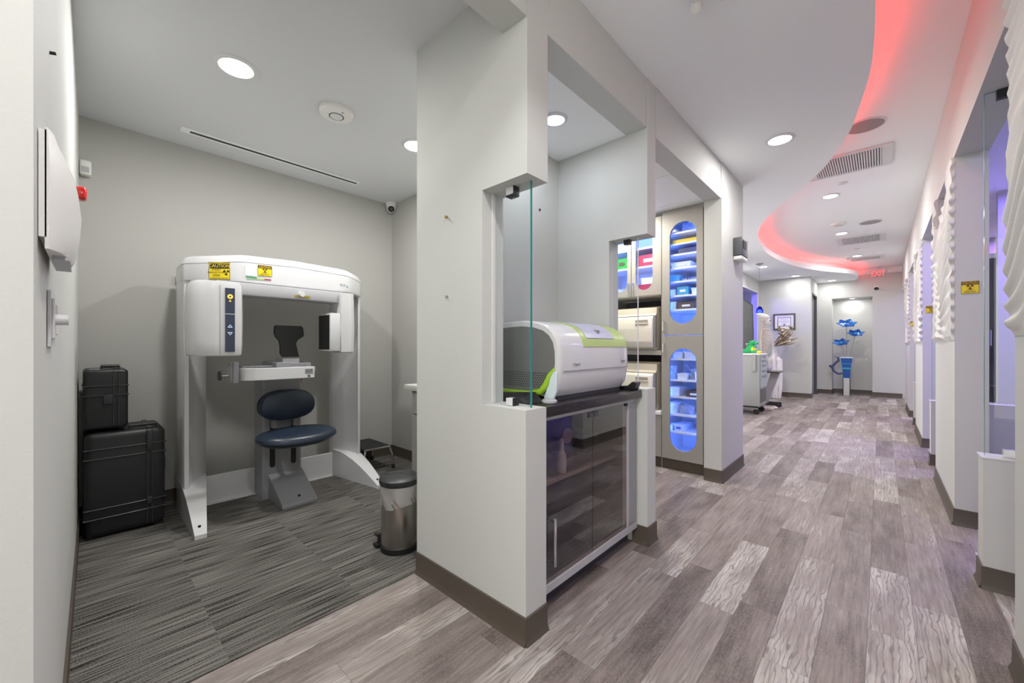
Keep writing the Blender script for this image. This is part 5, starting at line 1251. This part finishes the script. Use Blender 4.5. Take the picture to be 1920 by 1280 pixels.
# banner board in the blue opening
bn = thing('standing_poster', 'dark green grey poster board standing in the blue lit opening', 'poster', (-2.15, 9.85, .62))
part('board', B().prism([(9.25, .622), (10.40, .622), (10.40, 1.5), (10.33, 2.06), (9.25, 2.14)], -2.16, -2.13, 'x'), 'banner', bn)
part('edging', B().prism([(10.40, .622), (10.41, .622), (10.41, 1.5), (10.34, 2.07), (9.25, 2.15), (9.25, 2.14), (10.33, 2.06), (10.40, 1.5)], -2.165, -2.125, 'x'), 'ink', bn)
part('lettering', B().box(-2.13, -2.128, 9.72, 10.10, 1.17, 1.20).box(-2.13, -2.128, 9.80, 10.02, 1.10, 1.13), 'cert_paper', bn)
struct('trim_blue_opening', B().box(-2.09, -2.07, 10.545, 10.575, .60, 2.375).box(-2.09, -2.07, 9.0, 10.575, 2.355, 2.385), 'caulk')

# ================================================================= FLOWER SCULPTURE
fs = thing('flower_sculpture', 'blue glass flower sculpture standing before the lit recess', 'sculpture', (-.575, 12.03, 0))
fx, fy = -.575, 12.03
part('base', B().loft([[(fx-.055, fy-.05, .001), (fx+.055, fy-.05, .001), (fx+.055, fy+.05, .001), (fx-.055, fy+.05, .001)], [(fx-.06, fy-.055, .40), (fx+.06, fy-.055, .40), (fx+.06, fy+.055, .40), (fx-.06, fy+.055, .40)]]), 'crackle', fs)
for s in (-1, 1): part('base_edge', B().box(fx+s*.06-.006, fx+s*.06+.006, fy-.062, fy-.05, .001, .40), 'black', fs)
vs = B(); rings = []
for z, w in ((.40, .06), (.55, .068), (.70, .085), (.86, .105)): rings.append([(fx+sx_*w, fy+sy_*w*.7, z) for sx_, sy_ in ((-1, -1), (1, -1), (1, 1), (-1, 1))])
vs.loft(rings); part('vase', vs, 'teal_glass', fs)
part('vase_rim', B().box(fx-.108, fx+.108, fy-.076, fy+.076, .86, .885), 'ice', fs)
part('vase_bands', B().box(fx-.092, fx+.092, fy-.07, fy-.058, .60, .645).box(fx-.095, fx+.095, fy-.074, fy-.06, .72, .735), 'box_teal', fs)
def flower(cx, cz, R, tilt, stem_from):
    rb = random.Random(int(cz*100))
    st_ = part('stem', B().tube([stem_from, ((stem_from[0]+cx)/2, fy, (stem_from[2]+cz)/2+.02), (cx, fy, cz)], .006, 8), 'steel_grey', fs)
    for k in range(6):
        a = 2*PI*k/6+.3; b = B(); ns = 7; V = []
        for i in range(ns+1):
            t_ = i/ns; w = R*.42*math.sin(PI*min(1, t_*.95+.05))**.8; row = []
            for j in (-1, 0, 1): row.append((R*t_, j*w, R*(.30*t_*t_)+.015*abs(j)))
            V.append([b.bm.verts.new(p) for p in row])
        for i in range(ns):
            for j in range(2): b.bm.faces.new((V[i][j], V[i+1][j], V[i+1][j+1], V[i][j+1]))
        bmesh.ops.solidify(b.bm, geom=b.bm.faces[:], thickness=.006)
        b.xform(Matrix.Translation((cx, fy, cz)) @ Matrix.Rotation(tilt, 4, 'Y') @ Matrix.Rotation(.55, 4, 'X') @ Matrix.Rotation(a, 4, 'Z'))
        part('petal', b, 'petal' if k % 3 else 'petal_light', st_)
    part('flower_centre', B().ball((cx, fy, cz+.02), .028), 'petal_light', st_)
flower(fx-.005, 1.62, .19, .12, (fx, fy, .86)); flower(fx+.155, 1.40, .16, .1, (fx+.04, fy, .86)); flower(fx-.10, 1.19, .16, -.05, (fx-.04, fy, .86))
curl = [(fx-.05, fy-.07, .52), (fx-.15, fy-.09, .50), (fx-.23, fy-.09, .56), (fx-.26, fy-.08, .65), (fx-.20, fy-.08, .74), (fx-.14, fy-.08, .80), (fx-.15, fy-.08, .88), (fx-.22, fy-.08, .90)]
part('ribbon', B().tube(curl, [.02, .03, .022, .03, .022, .024, .02, .008], 8), 'violet_curl', fs)
part('ribbon', B().ball((fx-.27, fy-.08, .67), .05, .02, .03), 'violet_curl', fs)
part('wire_arc', B().tube([(fx+.06, fy, .60), (fx+.09, fy, .76), (fx+.18, fy, .86), (fx+.28, fy, .88), (fx+.36, fy, .82), (fx+.37, fy, .74)], .005, 6), 'chrome', fs)
